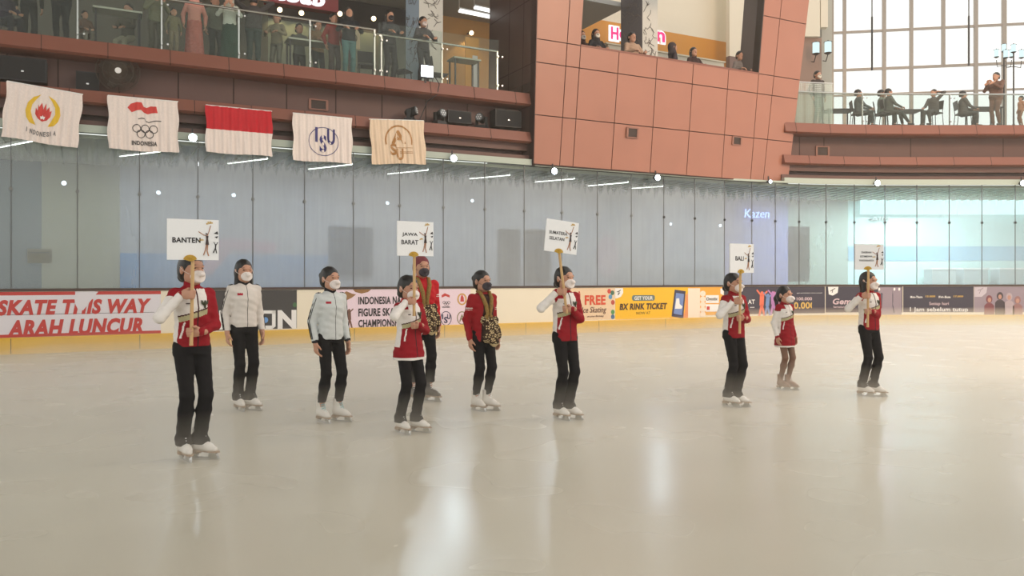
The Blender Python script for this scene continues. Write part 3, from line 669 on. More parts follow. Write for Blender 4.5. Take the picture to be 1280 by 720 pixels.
poster('grey green cabinet poster behind the glass right of the BALI placard', 985, 1012, 283, 352, -0.5, (150, 160, 150), 0, 'poster', 'wall_poster')
mur = Poster('wall_mural', 'faint mural of a skater and pink costume behind the glass at the BANTEN placard', 'mural', 250, 345, -4.47, 1.5)
off = mur.off
mur.shape([disc(262, 276, 9, 8, 20)], mat('mural_hair', (140, 152, 178)), 'mural_hair')
mur.shape(stroke([(270, 266), (280, 262), (288, 270), (290, 280), (293, 286), (288, 292), (280, 297), (270, 300)], 1.4) + stroke([(276, 280), (283, 279)], 1), mat('mural_line', (110, 124, 150)), 'mural_outline')
mur.shape([[(262, 300), (290, 298), (345, 304), (345, 316), (290, 312), (276, 330), (262, 345), (250, 340), (262, 318)]], mat('mural_pink', (206, 140, 172)), 'mural_costume', lay=0)
b = Poster('wall_mural', 'blurred pink patch painted on the wall behind the glass right of the SUMATERA placard', 'mural', 745, 775, -4.47, 1.3); b.shape([disc(760, 320, 14, 26, 20)], mat('mural_rose', (196, 160, 184)), 'mural_patch')
# neon lettering
def neon(label, txt, px0, py0, px1, py1, m, off=-4.3):
    r = Poster('neon_sign', label, 'neon sign', px0, px1, off, 1.0); mb = MB()
    sa, za = wallpt(px0, py1, off); sb_, zb = wallpt(px1, py0, off); M = frameM((sa + sb_) / 2, off, 0)
    add_text(mb, txt, -(sb_ - sa) / 2, za, sb_ - sa, zb - za, M, 0.03, 0.1, 0.0); mb.build('lettering', m, r.root)
    mb = MB(); mb.box((0, 0.12, (za + zb) / 2), (sb_ - sa, 0.15, 0.03), M); mb.build('mounting_rail', M_['darkm'], r.root)
neon('blue neon sign reading Kazen behind the glass above the BALI placard', 'Kazen', 926, 262, 966, 272, glow('neon_blue', (150, 180, 255), 5.0))
neon('white sign reading AIM behind the glass above the farthest placard', 'AIM', 1088, 271, 1112, 276, glow('neon_white', (226, 255, 255), 1.4))
# lit header of the bright shop on the right
t = Poster('light_box', 'long glowing aqua white light box across the shop behind the right glass', 'light box', 1075, 1330, -4.3, 3.4); mb = MB()
sweep(mb, sof(1075, -4.3), S_END, rect(-4.3, -4.14, zo(268, 1200, -4.2), zo(241, 1200, -4.2))); mb.build('housing', glow('aqua_glow', (206, 250, 250), 1.8), t.root)
for px in (1165, 1205, 1250):
    r = Poster('display_table', 'low white display counter lit along its top behind the glass, %s of three' % ORD[(px - 1160) // 42], 'counter', px, px + 30, -3.6, 0.02)
    sa, sb_ = sof(px, -3.6), sof(px + 30, -3.6); mb = MB(); zt = zo(335, px, -3.6)
    sweep(mb, sa, sb_, rect(-4.2, -3.6, 0.02, zt - 0.05)); mb.build('cabinet', mat('grey_cabinet', (150, 160, 162)), r.root)
    mb = MB(); sweep(mb, sa - 0.03, sb_ + 0.03, rect(-4.23, -3.57, zt - 0.05, zt)); mb.build('counter_top', M_['white'], r.root)
for s, pw, c in ((sof(40), 26, (0.9, 1.0, 0.85)), (sof(250), 70, (0.92, 0.96, 1.0)), (sof(450), 75, (0.92, 0.96, 1.0)), (sof(640), 75, (0.94, 0.97, 1.0)), (sof(820), 70, (0.85, 0.95, 1.0)), (sof(945), 60, (0.75, 0.75, 1.0)), (sof(1080), 230, (0.85, 1.0, 1.0)), (sof(1200), 420, (0.85, 1.0, 1.0))):
    p = S(s, -2.4, 4.42); area('walkway_light', p, p - Vector((0, 0, 1)), 2.4, 0.6, pw, c)

# ------------------------------------------------------------------ floodlights
def flood(px, py, off, label, power, col=(0.82, 0.95, 1.0), r=0.085, k=22, box=False):
    s = sof(px, off); p = S(s, off); z = zat(py, p.y); M = frameM(s, off, z)
    t = empty('floodlight', (p.x, p.y, z), 0, label, 'floodlight', 'floodlights around the rink')
    mb = MB()
    if box: mb.box((0, 0.07, 0), (2.3 * r, 0.12, 2.1 * r), M); mb.box((0, 0.14, -r * 1.5), (0.05, 0.03, r * 1.6), M)
    else: mb.tube([(0, 0.16, 0.02), (0, 0.06, 0.0), (0, 0.0, 0)], [r * .6, r, r * 1.1], 16, M=M); mb.box((0, 0.1, r + 0.05), (0.03, 0.03, 0.16), M)
    mb.build('housing', M_['darkm'], t)
    mb = MB()
    if box: mb.box((0, 0.0, 0), (2 * r, 0.02, 1.8 * r), M)
    else: mb.tube([(0, 0.0, 0), (0, -0.012, 0)], r, 16, M=M)
    mb.build('lens', glow('flood_glow', (225, 245, 255), k), t)
    d = bpy.data.lights.new('flood_lamp', 'SPOT'); d.energy = power; d.color = col; d.spot_size = math.radians(120); d.spot_blend = 0.9; d.shadow_soft_size = 0.12
    o = bpy.data.objects.new('flood_lamp', d); link(o); q = S(s, off + 0.1); o.location = (q.x, q.y, z)
    o.rotation_euler = (Vector((q.x * 0.5, q.y - 11, 0)) - o.location).to_track_quat('-Z', 'Y').to_euler(); o.parent = t; o.matrix_parent_inverse = PM[t].inverted()
    # fittings hang from a short stem
flood(534, 89, 0.16, 'large white floodlight glaring at the foot of the gallery glass railing', 330, r=0.15, k=16, box=True)
flood(241, 172, 0.22, 'floodlight between the olympic rings flag and the red and white flag', 60)
flood(567, 198, 0.22, 'floodlight under the ledge right of the gold lettered flag', 120)
flood(693, 214, 0.3, 'floodlight under the lower left corner of the terracotta bay', 80)
flood(822, 222, 0.3, 'floodlight under the middle of the terracotta bay', 80)
flood(963, 227, 0.3, 'small dim floodlight under the right corner of the terracotta bay', 15, r=0.05)
flood(1097, 229, 0.22, 'violet white floodlight right of the bay above the screen', 60, (0.9, 0.88, 1))
flood(1279, 229, 0.22, 'floodlight cut by the edge at the far right end of the screen', 30, (0.9, 0.88, 1))

# ------------------------------------------------------------------ flags
def cloth_y(x, z, w, h, ph): 
    t = (h - z) / h
    return (0.012 * math.sin(x * 38 + ph + t * 1.2) + 0.008 * math.sin(x * 71 + ph * 2 - t * 2) + 0.006 * math.sin(x * 17 + z * 6 + ph)) * (0.5 + 0.7 * t) - 0.02 * t
def flag(label, x0, y0, x1, y1, yb0, yb1, ph, build, m=None):
    """x0..x1 top edge, yb bottom edge rows"""
    off = 0.16; s0, s1 = sof(x0, off), sof(x1, off); pa = S(s0, off); pb = S(s1, off)
    za = zat(y0, pa.y); zb = zat(y1, pb.y); w = (pb - pa).length; h = za - zat(yb0, pa.y)
    zt = (za + zb) / 2; tilt = math.atan2(zb - za, w)
    ang = math.atan2(pb.y - pa.y, pb.x - pa.x)
    M = Matrix.Translation((pa.x, pa.y, za - h)) @ Matrix.Rotation(ang, 4, 'Z') @ Matrix.Rotation(-tilt, 4, 'Y')
    c = M @ Vector((w / 2, 0, h))
    t = empty('hanging_flag', c, 0, label, 'flag', 'flags hung from the ledge')
    nx, nz = 90, 40; v = []; f = []
    for yy in (0, 0.004):
        for j in range(nz + 1):
            for i in range(nx + 1):
                x = w * i / nx; z = h * j / nz
                sag = 0.012 * abs(math.sin(i / nx * math.pi * 6)) if j == nz else 0
                edge = 0.015 * math.sin(z * 9 + ph) * (1 if i in (0, nx) else 0)
                v.append(M @ Vector((x + edge, cloth_y(x, z, w, h, ph) + yy, z - sag + (0.012 * math.sin(x * 5 + ph) if j == 0 else 0))))
    k = (nx + 1) * (nz + 1)
    for j in range(nz):
        for i in range(nx):
            a = j * (nx + 1) + i; f.append((a, a + 1, a + nx + 2, a + nx + 1)); f.append((k + a, k + a + nx + 1, k + a + nx + 2, k + a + 1))
    ms = m or [fabric('flag_white', (236, 222, 214))]
    mi = None
    if len(ms) > 1: mi = [1 if (q // 2) // nx < nz * 0.5 else 0 for q in range(len(f))]
    o = obj('cloth', v, f, ms, t, mi, smooth=True)
    mb = MB(); mb.tube([(0, 0.012, h), (w, 0.012, h)], 0.012, 8, M=M)
    for q in (0.03, w / 2, w - 0.03): mb.tube([(q, 0.012, h), (q, 0.12, h + 0.02)], 0.006, 6, M=M)
    mb.build('hanging_rod', M_['white'], t)
    def dec(name, polys, mm, texts=()):
        """polys in unit flag space"""
        bm = bmesh.new()
        for poly in polys:
            vs = [bm.verts.new((p[0] * w, 0, p[1] * h)) for p in poly]; bm.faces.new(vs)
        if polys:
            bmesh.ops.triangulate(bm, faces=bm.faces[:])
            for _ in range(6):
                e = [e for e in bm.edges if e.calc_length() > 0.03]
                if not e: break
                bmesh.ops.subdivide_edges(bm, edges=e, cuts=1, use_grid_fill=True)
        base = [(q.co.x, q.co.z) for q in bm.verts]; bm.verts.index_update(); fs = [tuple(q.index for q in g.verts) for g in bm.faces]; bm.free()
        vv = [M @ Vector((x, cloth_y(x, z, w, h, ph) - (0.010 if 'star' in name else 0.006), z)) for x, z in base]
        for txt, tx, tz, tw, th_, sh in texts:
            tv, tf = text_geo(txt, sh, 0.03); b0 = len(vv)
            vv += [M @ Vector(((tx + a * tw) * w, cloth_y((tx + a * tw) * w, (tz + bb * th_) * h, w, h, ph) - 0.007 - 0.002 * cc, (tz + bb * th_) * h)) for a, bb, cc in tv]
            fs = fs + [tuple(b0 + i for i in q) for q in tf]
        obj(name, vv, fs, mm, t)
    if build: build(dec)
FINK = mat('flag_black_ink', (50, 44, 44)); FRED = mat('flag_red_ink', (205, 52, 44)); FYEL = mat('flag_yellow', (226, 184, 30))
def mirror(p): return [(1 - x, y) for x, y in p][::-1]
def f_koni(d):
    wing = [(0.455, 0.86), (0.36, 0.80), (0.29, 0.68), (0.27, 0.54), (0.29, 0.42), (0.34, 0.33), (0.42, 0.30), (0.37, 0.42), (0.34, 0.54), (0.35, 0.66), (0.40, 0.77)]
    d('gold_wing', [wing, mirror(wing)], FYEL)
    fl = [(0.44, 0.42), (0.40, 0.50), (0.40, 0.62), (0.43, 0.55), (0.43, 0.68), (0.46, 0.58), (0.475, 0.72), (0.50, 0.60), (0.53, 0.72), (0.54, 0.58), (0.575, 0.66), (0.57, 0.55), (0.61, 0.60), (0.60, 0.48), (0.56, 0.41), (0.50, 0.38)]
    d('red_flame', [fl], FRED)
    st = [(0.50 + (0.035 if k % 2 == 0 else 0.014) * math.cos(math.pi / 2 + k * math.pi / 5), 0.455 + (0.05 if k % 2 == 0 else 0.02) * math.sin(math.pi / 2 + k * math.pi / 5)) for k in range(10)]
    d('white_star', [st[::-1]], mat('star_white', (240, 236, 232)))
    d('lettering', [], mat('grey_flag_ink', (120, 116, 116)), texts=[(c, 0.31 + 0.044 * i, 0.17 - 0.06 * math.sin((i + 0.5) / 9 * math.pi) + 0.01 * i * 0, 0.034 if c != 'I' else 0.01, 0.085, 0) for i, c in enumerate('INDONESIA')])
def arc_ring(cx, cz, r, w, n=20, asp=1.0):
    return [[(cx + r * math.cos(a), cz + r * asp * math.sin(a)), (cx + r * math.cos(b), cz + r * asp * math.sin(b)), (cx + (r - w) * math.cos(b), cz + (r - w) * asp * math.sin(b)), (cx + (r - w) * math.cos(a), cz + (r - w) * asp * math.sin(a))] for a, b in [(2 * math.pi * k / n, 2 * math.pi * (k + 1) / n) for k in range(n)]]
def f_noc(d):
    d('red_flag_mark', [[(0.27, 0.80), (0.33, 0.72), (0.40, 0.76), (0.46, 0.78), (0.50, 0.73), (0.55, 0.70), (0.62, 0.73), (0.70, 0.74), (0.68, 0.86), (0.60, 0.86), (0.54, 0.82), (0.50, 0.84), (0.47, 0.92), (0.40, 0.92), (0.32, 0.88)][::-1]], FRED)
    pts = [(0.42, 0.60), (0.47, 0.62), (0.51, 0.615), (0.53, 0.56), (0.57, 0.545), (0.63, 0.575), (0.70, 0.59), (0.75, 0.585)]
    d('black_wave', [[(a[0], a[1] - .008), (b[0], b[1] - .008), (b[0], b[1] + .008), (a[0], a[1] + .008)] for a, b in zip(pts, pts[1:])], FINK)
    rs = []
    for cx, cz in ((0.40, 0.42), (0.52, 0.42), (0.64, 0.42), (0.46, 0.32), (0.58, 0.32)): rs += arc_ring(cx, cz, 0.062, 0.011, 20, 1.3)
    d('five_rings', rs, FINK); d('lettering', [], FINK, texts=[('INDONESIA', 0.33, 0.10, 0.36, 0.085, 0)])
def f_isu(d):
    nv = mat('indigo_flag_ink', (46, 42, 110)); d('circle', arc_ring(0.51, 0.44, 0.255, 0.012, 40, 1.22), nv)
    d('lettering', [], nv, texts=[('I', 0.365, 0.42, 0.045, 0.32, 0), ('S', 0.44, 0.20, 0.12, 0.38, 0), ('U', 0.57, 0.38, 0.13, 0.34, 0)])
def f_asu(d):
    g = mat('bronze_flag_ink', (168, 118, 60)); rs = []
    for k in range(34):
        a = math.radians(-10 + k * 200 / 33); cx, cz = 0.51 + 0.24 * math.cos(a), 0.52 + 0.34 * math.sin(a); rs.append([(cx - .013, cz - .02), (cx + .013, cz - .02), (cx + .013, cz + .02), (cx - .013, cz + .02)])
    for z in (0.36, 0.27, 0.24): rs.append([(0.52 if z < .3 else 0.44, z), (0.76, z), (0.76, z + .012), (0.52 if z < .3 else 0.44, z + .012)])
    d('text_circle', rs, g); d('lettering', [], g, texts=[('A', 0.37, 0.46, 0.27, 0.30, 0), ('S', 0.34, 0.20, 0.12, 0.26, 0), ('U', 0.45, 0.09, 0.13, 0.26, 0)])
flag('white flag with gold wings and a red flame, leftmost of the five hanging flags', 1, 100, 97, 117, 171, 0, 0.3, f_koni)
flag('white flag with a red pennant, five rings and the word INDONESIA', 135, 119, 223, 127, 186, 0, 1.4, f_noc)
flag('red and white striped flag hanging in the middle of the five', 257, 131, 340, 139, 190, 0, 2.2, None, [fabric('flag_red', (196, 40, 50)), fabric('flag_white', (0, 0, 0))])
flag('white flag with a blue ISU monogram in a circle', 366, 141, 440, 148, 200, 0, 3.1, f_isu)
flag('cream flag with bronze letters A S U, rightmost of the five flags', 465, 149, 533, 151, 205, 0, 4.2, f_asu, [fabric('flag_cream', (226, 202, 176))])

# ------------------------------------------------------------------ things on the ledge and fascia
def ledge(px, off, z=5.505): s = sof(px, off); return frameM(s, off, z)
def speaker(px0, px1, py0, py1, label, off=-0.4, name='loudspeaker', cat='loudspeaker'):
    s0, s1 = sof(px0, off), sof(px1, off); M = frameM((s0 + s1) / 2, off, 0); Y = M.translation.y; w = s1 - s0; z0 = 5.505; z1 = zat(py0, Y); 
    if zat(py1, Y) > 5.6: z0 = zat(py1, Y)
    t = empty(name, M @ Vector((0, 0, z0)), 0, label, cat)
    mb = MB(); mb.box((0, 0, (z0 + z1) / 2), (w, 0.34, z1 - z0), M); mb.build('cabinet', M_['dark'], t)
    mb = MB(); mb.box((0, -0.175, (z0 + z1) / 2), (w * .92, 0.012, (z1 - z0) * .88), M); mb.build('grille', mat('grille_black', (36, 36, 38), rough=0.9), t)
    mb = MB(); mb.box((0, -0.184, z0 + 0.4 * (z1 - z0)), (0.05, 0.006, 0.03), M); mb.build('badge', M_['steel'], t)
    if z0 > 5.55: mb = MB(); mb.box((0, 0.16, (z0 + z1) / 2), (0.1, 0.1, 0.1), M); mb.build('bracket', M_['darkm'], t)
speaker(-2, 59, 74, 103, 'wide black loudspeaker behind the leftmost flag')
speaker(95, 124, 92, 112, 'small black box hung on the fascia beside the wall fan')
speaker(616, 648, 139, 160, 'square black loudspeaker at the right end of the ledge', -0.35)
speaker(557, 586, 140, 155, 'flat black equipment case lying on the ledge between two stage lights', -0.35, 'equipment_case', 'equipment case')
def moving_head(px, label, ang):
    M = ledge(px, -0.25) @ Matrix.Rotation(ang, 4, 'Z'); t = empty('stage_light', M.translation, 0, label, 'stage light', 'stage lights on the ledge')
    mb = MB(); mb.box((0, 0, 0.05), (0.30, 0.24, 0.10), M); mb.build('base', M_['dark'], t)
    mb = MB(); mb.box((-0.14, 0, 0.2), (0.04, 0.1, 0.24), M); mb.box((0.14, 0, 0.2), (0.04, 0.1, 0.24), M); mb.box((0, 0, 0.085), (0.30, 0.1, 0.03), M); mb.build('yoke', M_['dark'], t)
    R = M @ Matrix.Translation((0, 0, 0.27)) @ Matrix.Rotation(-0.2, 4, 'X')
    mb = MB(); mb.tube([(0, 0.14, 0), (0, 0.08, 0), (0, -0.1, 0), (0, -0.16, 0)], [0.06, 0.1, 0.11, 0.12], 18, M=R); mb.build('head', M_['dark'], t)
    mb = MB(); mb.tube([(0, -0.16, 0), (0, -0.175, 0)], 0.1, 18, M=R); l = mb.build('lens', mat('grey_lens', (120, 124, 128), rough=0.2), t)
    mb = MB()
    for k in range(7):
        a = k * math.pi / 3; r_ = 0.06 if k < 6 else 0; mb.tube([(r_ * math.cos(a), -0.175, r_ * math.sin(a)), (r_ * math.cos(a), -0.182, r_ * math.sin(a))], 0.018, 8, M=R)
    mb.build('led', mat('pale_led', (210, 212, 210)), l)
moving_head(513, 'black stage light resting on the ledge beside the bronze lettered flag', 0.9)
moving_head(549, 'black stage light with a round honeycomb lens, facing the ice', 0.3)
moving_head(602, 'black stage light between the equipment case and the square loudspeaker', -0.9)
# looping cable of the large floodlight
mb = MB(); s = sof(545, 0.2); M = frameM(sof(534, 0.13), 0.13, 0); z0 = zat(96, S(s).y)
mb.tube([M @ Vector(p) for p in ((0.0, 0.05, z0), (0.2, 0, z0 - .02), (0.33, 0, z0 - 0.2), (0.30, 0.06, z0 - 0.45), (0.1, 0.25, z0 - 0.62), (-0.1, 0.35, 5.52), (-0.35, 0.3, 5.52))], 0.012, 6)
tag(mb.build('power_cable', M_['darkm'], smooth=True), 'thin cable looping down from the large floodlight to the ledge', 'cable')
# fascia vents
def vent(px, py, w, h, label, off, straight=False, bay=False):
    s = sof(px, off, straight); M = frameM(s, off, 0, straight); z = zat(py, M.translation.y); M = frameM(s, off, z, straight)
    if bay: M = M @ Matrix.Rotation(-math.atan(0.115), 4, 'X').inverted()
    t = empty('air_vent', M.translation, 0, label, 'air vent', 'small air vents'); mb = MB()
    for x, zz, a, b in ((0, h / 2, w, 0.03), (0, -h / 2, w, 0.03), (-w / 2, 0, 0.03, h), (w / 2, 0, 0.03, h)): mb.box((x, -0.01, zz), (a + 0.03, 0.03, b), M)
    mb.build('frame', mat('vent_frame', (150, 104, 88)), t)
    mb = MB(); mb.box((0, 0.004, 0), (w, 0.01, h), M)
    for k in range(5): mb.box((0, -0.006, -h / 2 + (k + .5) * h / 5), (w, 0.012, 0.012), M)
    mb.build('louvre', mat('vent_dark', (64, 48, 42)), t)
vent(398, 131, 0.42, 0.24, 'grey brown air vent in the fascia above the ISU flag', -0.585)
vent(790.5, 166, 0.36, 0.27, 'air vent low in the middle of the terracotta bay', boff(5.95) + 0.005, True, True)
vent(921, 176, 0.34, 0.24, 'air vent low on the right of the terracotta bay', boff(5.85) + 0.005, True, True)
vent(1028, 189, 0.42, 0.3, 'dark air vent in the fascia right of the bay', -0.575)
# wall fan
M = ledge(147.5, -0.05, 0) ; z = zat(88, M.translation.y); M = ledge(147.5, -0.15, z)
t = empty('wall_fan', M.translation, 0, 'large round dark wall fan with a white hub above the olympic rings flag', 'fan')
mb = MB()
for k in range(84):
    a = 2 * math.pi * k / 84; mb.tube([(0.07 * math.cos(a), -0.09, 0.07 * math.sin(a)), (0.30 * math.cos(a), -0.10, 0.30 * math.sin(a)), (0.425 * math.cos(a), -0.02, 0.425 * math.sin(a)), (0.40 * math.cos(a), 0.07, 0.40 * math.sin(a)), (0.1 * math.cos(a), 0.10, 0.1 * math.sin(a))], 0.004, 4, M=M)
for r, y in ((0.43, -0.02), (0.30, -0.102), (0.18, -0.098), (0.30, 0.09)): mb.tube([(r * math.cos(2 * math.pi * k / 36), y, r * math.sin(2 * math.pi * k / 36)) for k in range(37)], 0.006, 5, M=M, cap=False)
mb.build('guard', mat('fan_guard', (88, 76, 66), rough=0.5, metal=0.4), t)
mb = MB()
for k in range(4):
    R = M @ Matrix.Rotation(k * math.pi / 2 + .3, 4, 'Y') @ Matrix.Rotation(0.35, 4, 'X')
    mb.prism([(0.06, -0.04), (0.2, -0.13), (0.36, -0.11), (0.38, 0.04), (0.3, 0.10), (0.06, 0.05)], R, 0.008)
mb.build('blades', mat('fan_blade', (62, 52, 44)), t)
mb = MB(); mb.tube([(0, 0.3, 0), (0, 0.1, 0), (0, 0.0, 0)], [0.08, 0.09, 0.07], 14, M=M); mb.build('motor', M_['darkm'], t)
mb = MB(); mb.tube([(0, -0.1, 0), (0, -0.115, 0)], [0.066, 0.06], 18, M=M); mb.build('hub_cap', M_['white'], t, label='round white hub cap')
mb = MB(); mb.box((0, 0.38, -0.02), (0.1, 0.16, 0.25), M); mb.build('bracket', M_['darkm'], t)

# ------------------------------------------------------------------ glass railings upstairs
gl = clear_glass('railing_glass', (242, 247, 245), 0.04, (190, 200, 198))
RB = 6.545
def railing(name_label, s0, s1, ztop, zrail, pitch, handrail=True, frosted=0, off=0.0):
    t = empty('glass_railing', S((s0 + s1) / 2, off, RB), 0, name_label, 'railing')
    k = s1; q = []
    while k > s0: q.append(k); k -= pitch
    q.append(s0)
    for i in range(len(q) - 1):
        b, a = q[i], q[i + 1]
        mb = MB(); sweep(mb, a + 0.015, b - 0.015, rect(off - 0.006, off + 0.006, RB, ztop)); mb.build('glass_panel', gl, t)
        mb = MB(); M = frameM(b if i else b - 0.03, off - 0.07, RB); mb.box((0, 0, (zrail - RB) / 2), (0.035, 0.05, zrail - RB), M)
        for zz in (0.12, zrail - RB - 0.15): mb.tube([(0, 0, zz), (0, -0.085, zz)], 0.022, 8, M=M); mb.tube([(0.12, -0.055, zz), (0.12, -0.085, zz)], 0.022, 8, M=M)
        mb.build('post', M_['steel'], t)
    mb = MB(); ss = np.linspace(s0, s1, 30); mb.tube([S(s, off - 0.07, zrail) for s in ss], 0.028, 8); mb.build('handrail', M_['steel'], t)
sg = sof(472)
railing('long glass balcony railing with steel handrail above the five flags', 0.3, sg - 0.03, 7.6, 7.68, 1.62)
railing('taller clear glass balustrade behind the large floodlight, with a low steel rail', sg, sof(624), 7.86, 7.58, 1.62)
railing('glass balcony railing in front of the big window', SR + 0.15, S_END, 7.55, 7.58, 2.9, off=-0.05)

# dotted frosted screen at the left end of the terrace
def frosted():
    m = bpy.data.materials.new('dotted_glass'); m.use_nodes = True; nt = m.node_tree; b = nt.nodes['Principled BSDF']; b.inputs['Base Color'].default_value = lin((222, 232, 224)) + (1,)
    tc = nt.nodes.new('ShaderNodeTexCoord'); v = nt.nodes.new('ShaderNodeTexVoronoi'); v.inputs['Scale'].default_value = 16; v.inputs['Randomness'].default_value = 0
    r = nt.nodes.new('ShaderNodeMapRange'); r.inputs[1].default_value = .30; r.inputs[2].default_value = .36; r.inputs[3].default_value = .65; r.inputs[4].default_value = .15
    nt.links.new(tc.outputs['Object'], v.inputs['Vector']); nt.links.new(v.outputs['Distance'], r.inputs[0]); nt.links.new(r.outputs[0], b.inputs['Alpha']); return m
t = empty('dotted_glass_screen', S(sof(1017), -0.2, RB), 0, 'waist high glass screen printed with white dots at the left end of the terrace', 'glass screen')
mb = MB(); sweep(mb, sof(993, -.2), sof(1041, -.2), rect(-0.215, -0.2, RB, 7.9)); mb.build('pane', frosted(), t)
mb = MB(); sweep(mb, sof(993, -.2), sof(1041, -.2), rect(-0.225, -0.19, 7.9, 7.93)); mb.build('edge_cap', M_['steel'], t)
# ------------------------------------------------------------------ people: smooth surfaces grown from limbs
class Field:
    """distance field on a grid; every piece only touches the cells near it"""
    def __init__(s, lo, hi, h):
        s.h = h; s.lo = np.array(lo, float) - 2.5 * h
        s.n = (np.ceil((np.array(hi, float) + 2.5 * h - s.lo) / h)).astype(int) + 1
        s.F = np.full(s.n, 0.08, np.float32); s.I = np.zeros(s.n, np.int16); s.D = np.full(s.n, 9.0, np.float32)
    def sub(s, lo, hi, pad=0.07):
        a = np.clip(np.floor((np.array(lo) - pad - s.lo) / s.h).astype(int), 0, s.n - 1); b = np.clip(np.ceil((np.array(hi) + pad - s.lo) / s.h).astype(int) + 1, 1, s.n)
        if np.any(b <= a): return None
        ax = [s.lo[i] + s.h * np.arange(a[i], b[i], dtype=np.float32) for i in range(3)]
        sl = tuple(slice(a[i], b[i]) for i in range(3))
        return sl, ax[0][:, None, None], ax[1][None, :, None], ax[2][None, None, :]
    def put(s, sl, d, k, pid=0):
        f = s.F[sl]
        if k > 0:
            hh = np.clip(0.5 + 0.5 * (f - d) / k, 0, 1); s.F[sl] = f * (1 - hh) + d * hh - k * hh * (1 - hh)
        else: s.F[sl] = np.minimum(f, d)
        m = d < s.D[sl]; s.D[sl] = np.where(m, d, s.D[sl]); s.I[sl] = np.where(m, pid, s.I[sl])
    def cone(s, a, b, ra, rb, k=0.02, pid=0, flat=None):
        a = np.array(a, float); b = np.array(b, float); r = max(ra, rb)
        q = s.sub(np.minimum(a, b) - r, np.maximum(a, b) + r)
        if q is None: return s
        sl, X, Y, Z = q; d = b - a; L = max(float(d @ d), 1e-9)
        t = np.clip(((X - a[0]) * d[0] + (Y - a[1]) * d[1] + (Z - a[2]) * d[2]) / L, 0, 1)
        vx, vy, vz = X - a[0] - t * d[0], Y - a[1] - t * d[1], Z - a[2] - t * d[2]
        if flat is not None:      # (axis, factor>1) squeezes the section along axis
            ax_, fc = np.array(flat[0], float), flat[1]; pr = vx * ax_[0] + vy * ax_[1] + vz * ax_[2]
            e = np.sqrt(vx * vx + vy * vy + vz * vz + (fc * fc - 1) * pr * pr); w = np.sqrt(vx * vx + vy * vy + vz * vz) + 1e-6
            rr = ra + (rb - ra) * t; dist = (e - rr) * np.minimum(1, w / (e + 1e-6) * 1.0)
        else: dist = np.sqrt(vx * vx + vy * vy + vz * vz) - (ra + (rb - ra) * t)
        s.put(sl, dist.astype(np.float32), k, pid); return s
    def ell(s, c, r, R=None, k=0.02, pid=0, cut=False):
        c = np.array(c, float); r = np.array(r, float); m = r.max() if R is not None else r
        q = s.sub(c - m, c + m)
        if q is None: return s
        sl, X, Y, Z = q; x, y, z = X - c[0], Y - c[1], Z - c[2]
        if R is not None: x, y, z = (R[0][i] * x + R[1][i] * y + R[2][i] * z for i in range(3))
        k0 = np.sqrt((x / r[0]) ** 2 + (y / r[1]) ** 2 + (z / r[2]) ** 2); k1 = np.sqrt((x / r[0] ** 2) ** 2 + (y / r[1] ** 2) ** 2 + (z / r[2] ** 2) ** 2) + 1e-9
        d = (k0 * (k0 - 1) / k1).astype(np.float32)
        if cut: s.F[sl] = np.maximum(s.F[sl], -d)
        else: s.put(sl, d, k, pid)
        return s
    def loft(s, prof, k=0.02, pid=0, c=(0, 0), lean=None, ex=2.0):
        """vertical body of elliptic sections: rows of z, half width, half depth, dx, dy"""
        p = np.array(prof, float); z0, z1 = p[0, 0], p[-1, 0]; w = p[:, 1].max(); dd = p[:, 2].max()
        q = s.sub((c[0] - w + min(0, p[:, 3].min()), c[1] - dd + p[:, 4].min(), z0), (c[0] + w + p[:, 3].max(), c[1] + dd + p[:, 4].max(), z1))
        if q is None: return s
        sl, X, Y, Z = q; z = Z[0, 0]
        W, Dp, cx, cy = (np.interp(z, p[:, 0], p[:, i])[None, None, :] for i in (1, 2, 3, 4))
        x = np.abs((X - c[0] - cx) / W); y = np.abs((Y - c[1] - cy) / Dp)
        rr = (x ** ex + y ** ex) ** (1 / ex); d = (rr - 1) * np.minimum(W, Dp); d = np.maximum(d, np.maximum(z0 - Z, Z - z1))
        s.put(sl, d.astype(np.float32), k, pid); return s
    def wrinkle(s, amp, fx=40, fz=34, ph=0.0):
        ax = [s.lo[i] + s.h * np.arange(s.n[i], dtype=np.float32) for i in range(3)]; X, Y, Z = ax[0][:, None, None], ax[1][None, :, None], ax[2][None, None, :]
        s.F += amp * (np.sin(X * fx + Z * fz * 0.6 + ph) * np.sin(Z * fz - Y * fx * 0.5 + 2 * ph) + 0.5 * np.sin(Z * fz * 2.1 + X * 23 + Y * 31 + ph)).astype(np.float32); return s
    def cutz(s, z, above=True):
        Z = (s.lo[2] + s.h * np.arange(s.n[2], dtype=np.float32))[None, None, :]; s.F = np.maximum(s.F, (Z - z) if above else (z - Z)); return s
    def mesh(s):
        F, h = s.F, s.h; S_ = F < 0; nx, ny, nz = F.shape
        c = np.zeros((nx - 1, ny - 1, nz - 1), np.int8)
        for i in (0, 1):
            for j in (0, 1):
                for k in (0, 1): c += S_[i:nx - 1 + i, j:ny - 1 + j, k:nz - 1 + k]
        act = (c > 0) & (c < 8); ci, cj, ck = np.nonzero(act); n = len(ci)
        if n == 0: return np.zeros((0, 3)), np.zeros((0, 4), int), np.zeros(0, int)
        idx = np.full(act.shape, -1, np.int32); idx[ci, cj, ck] = np.arange(n)
        acc = np.zeros((n, 3)); cnt = np.zeros(n)
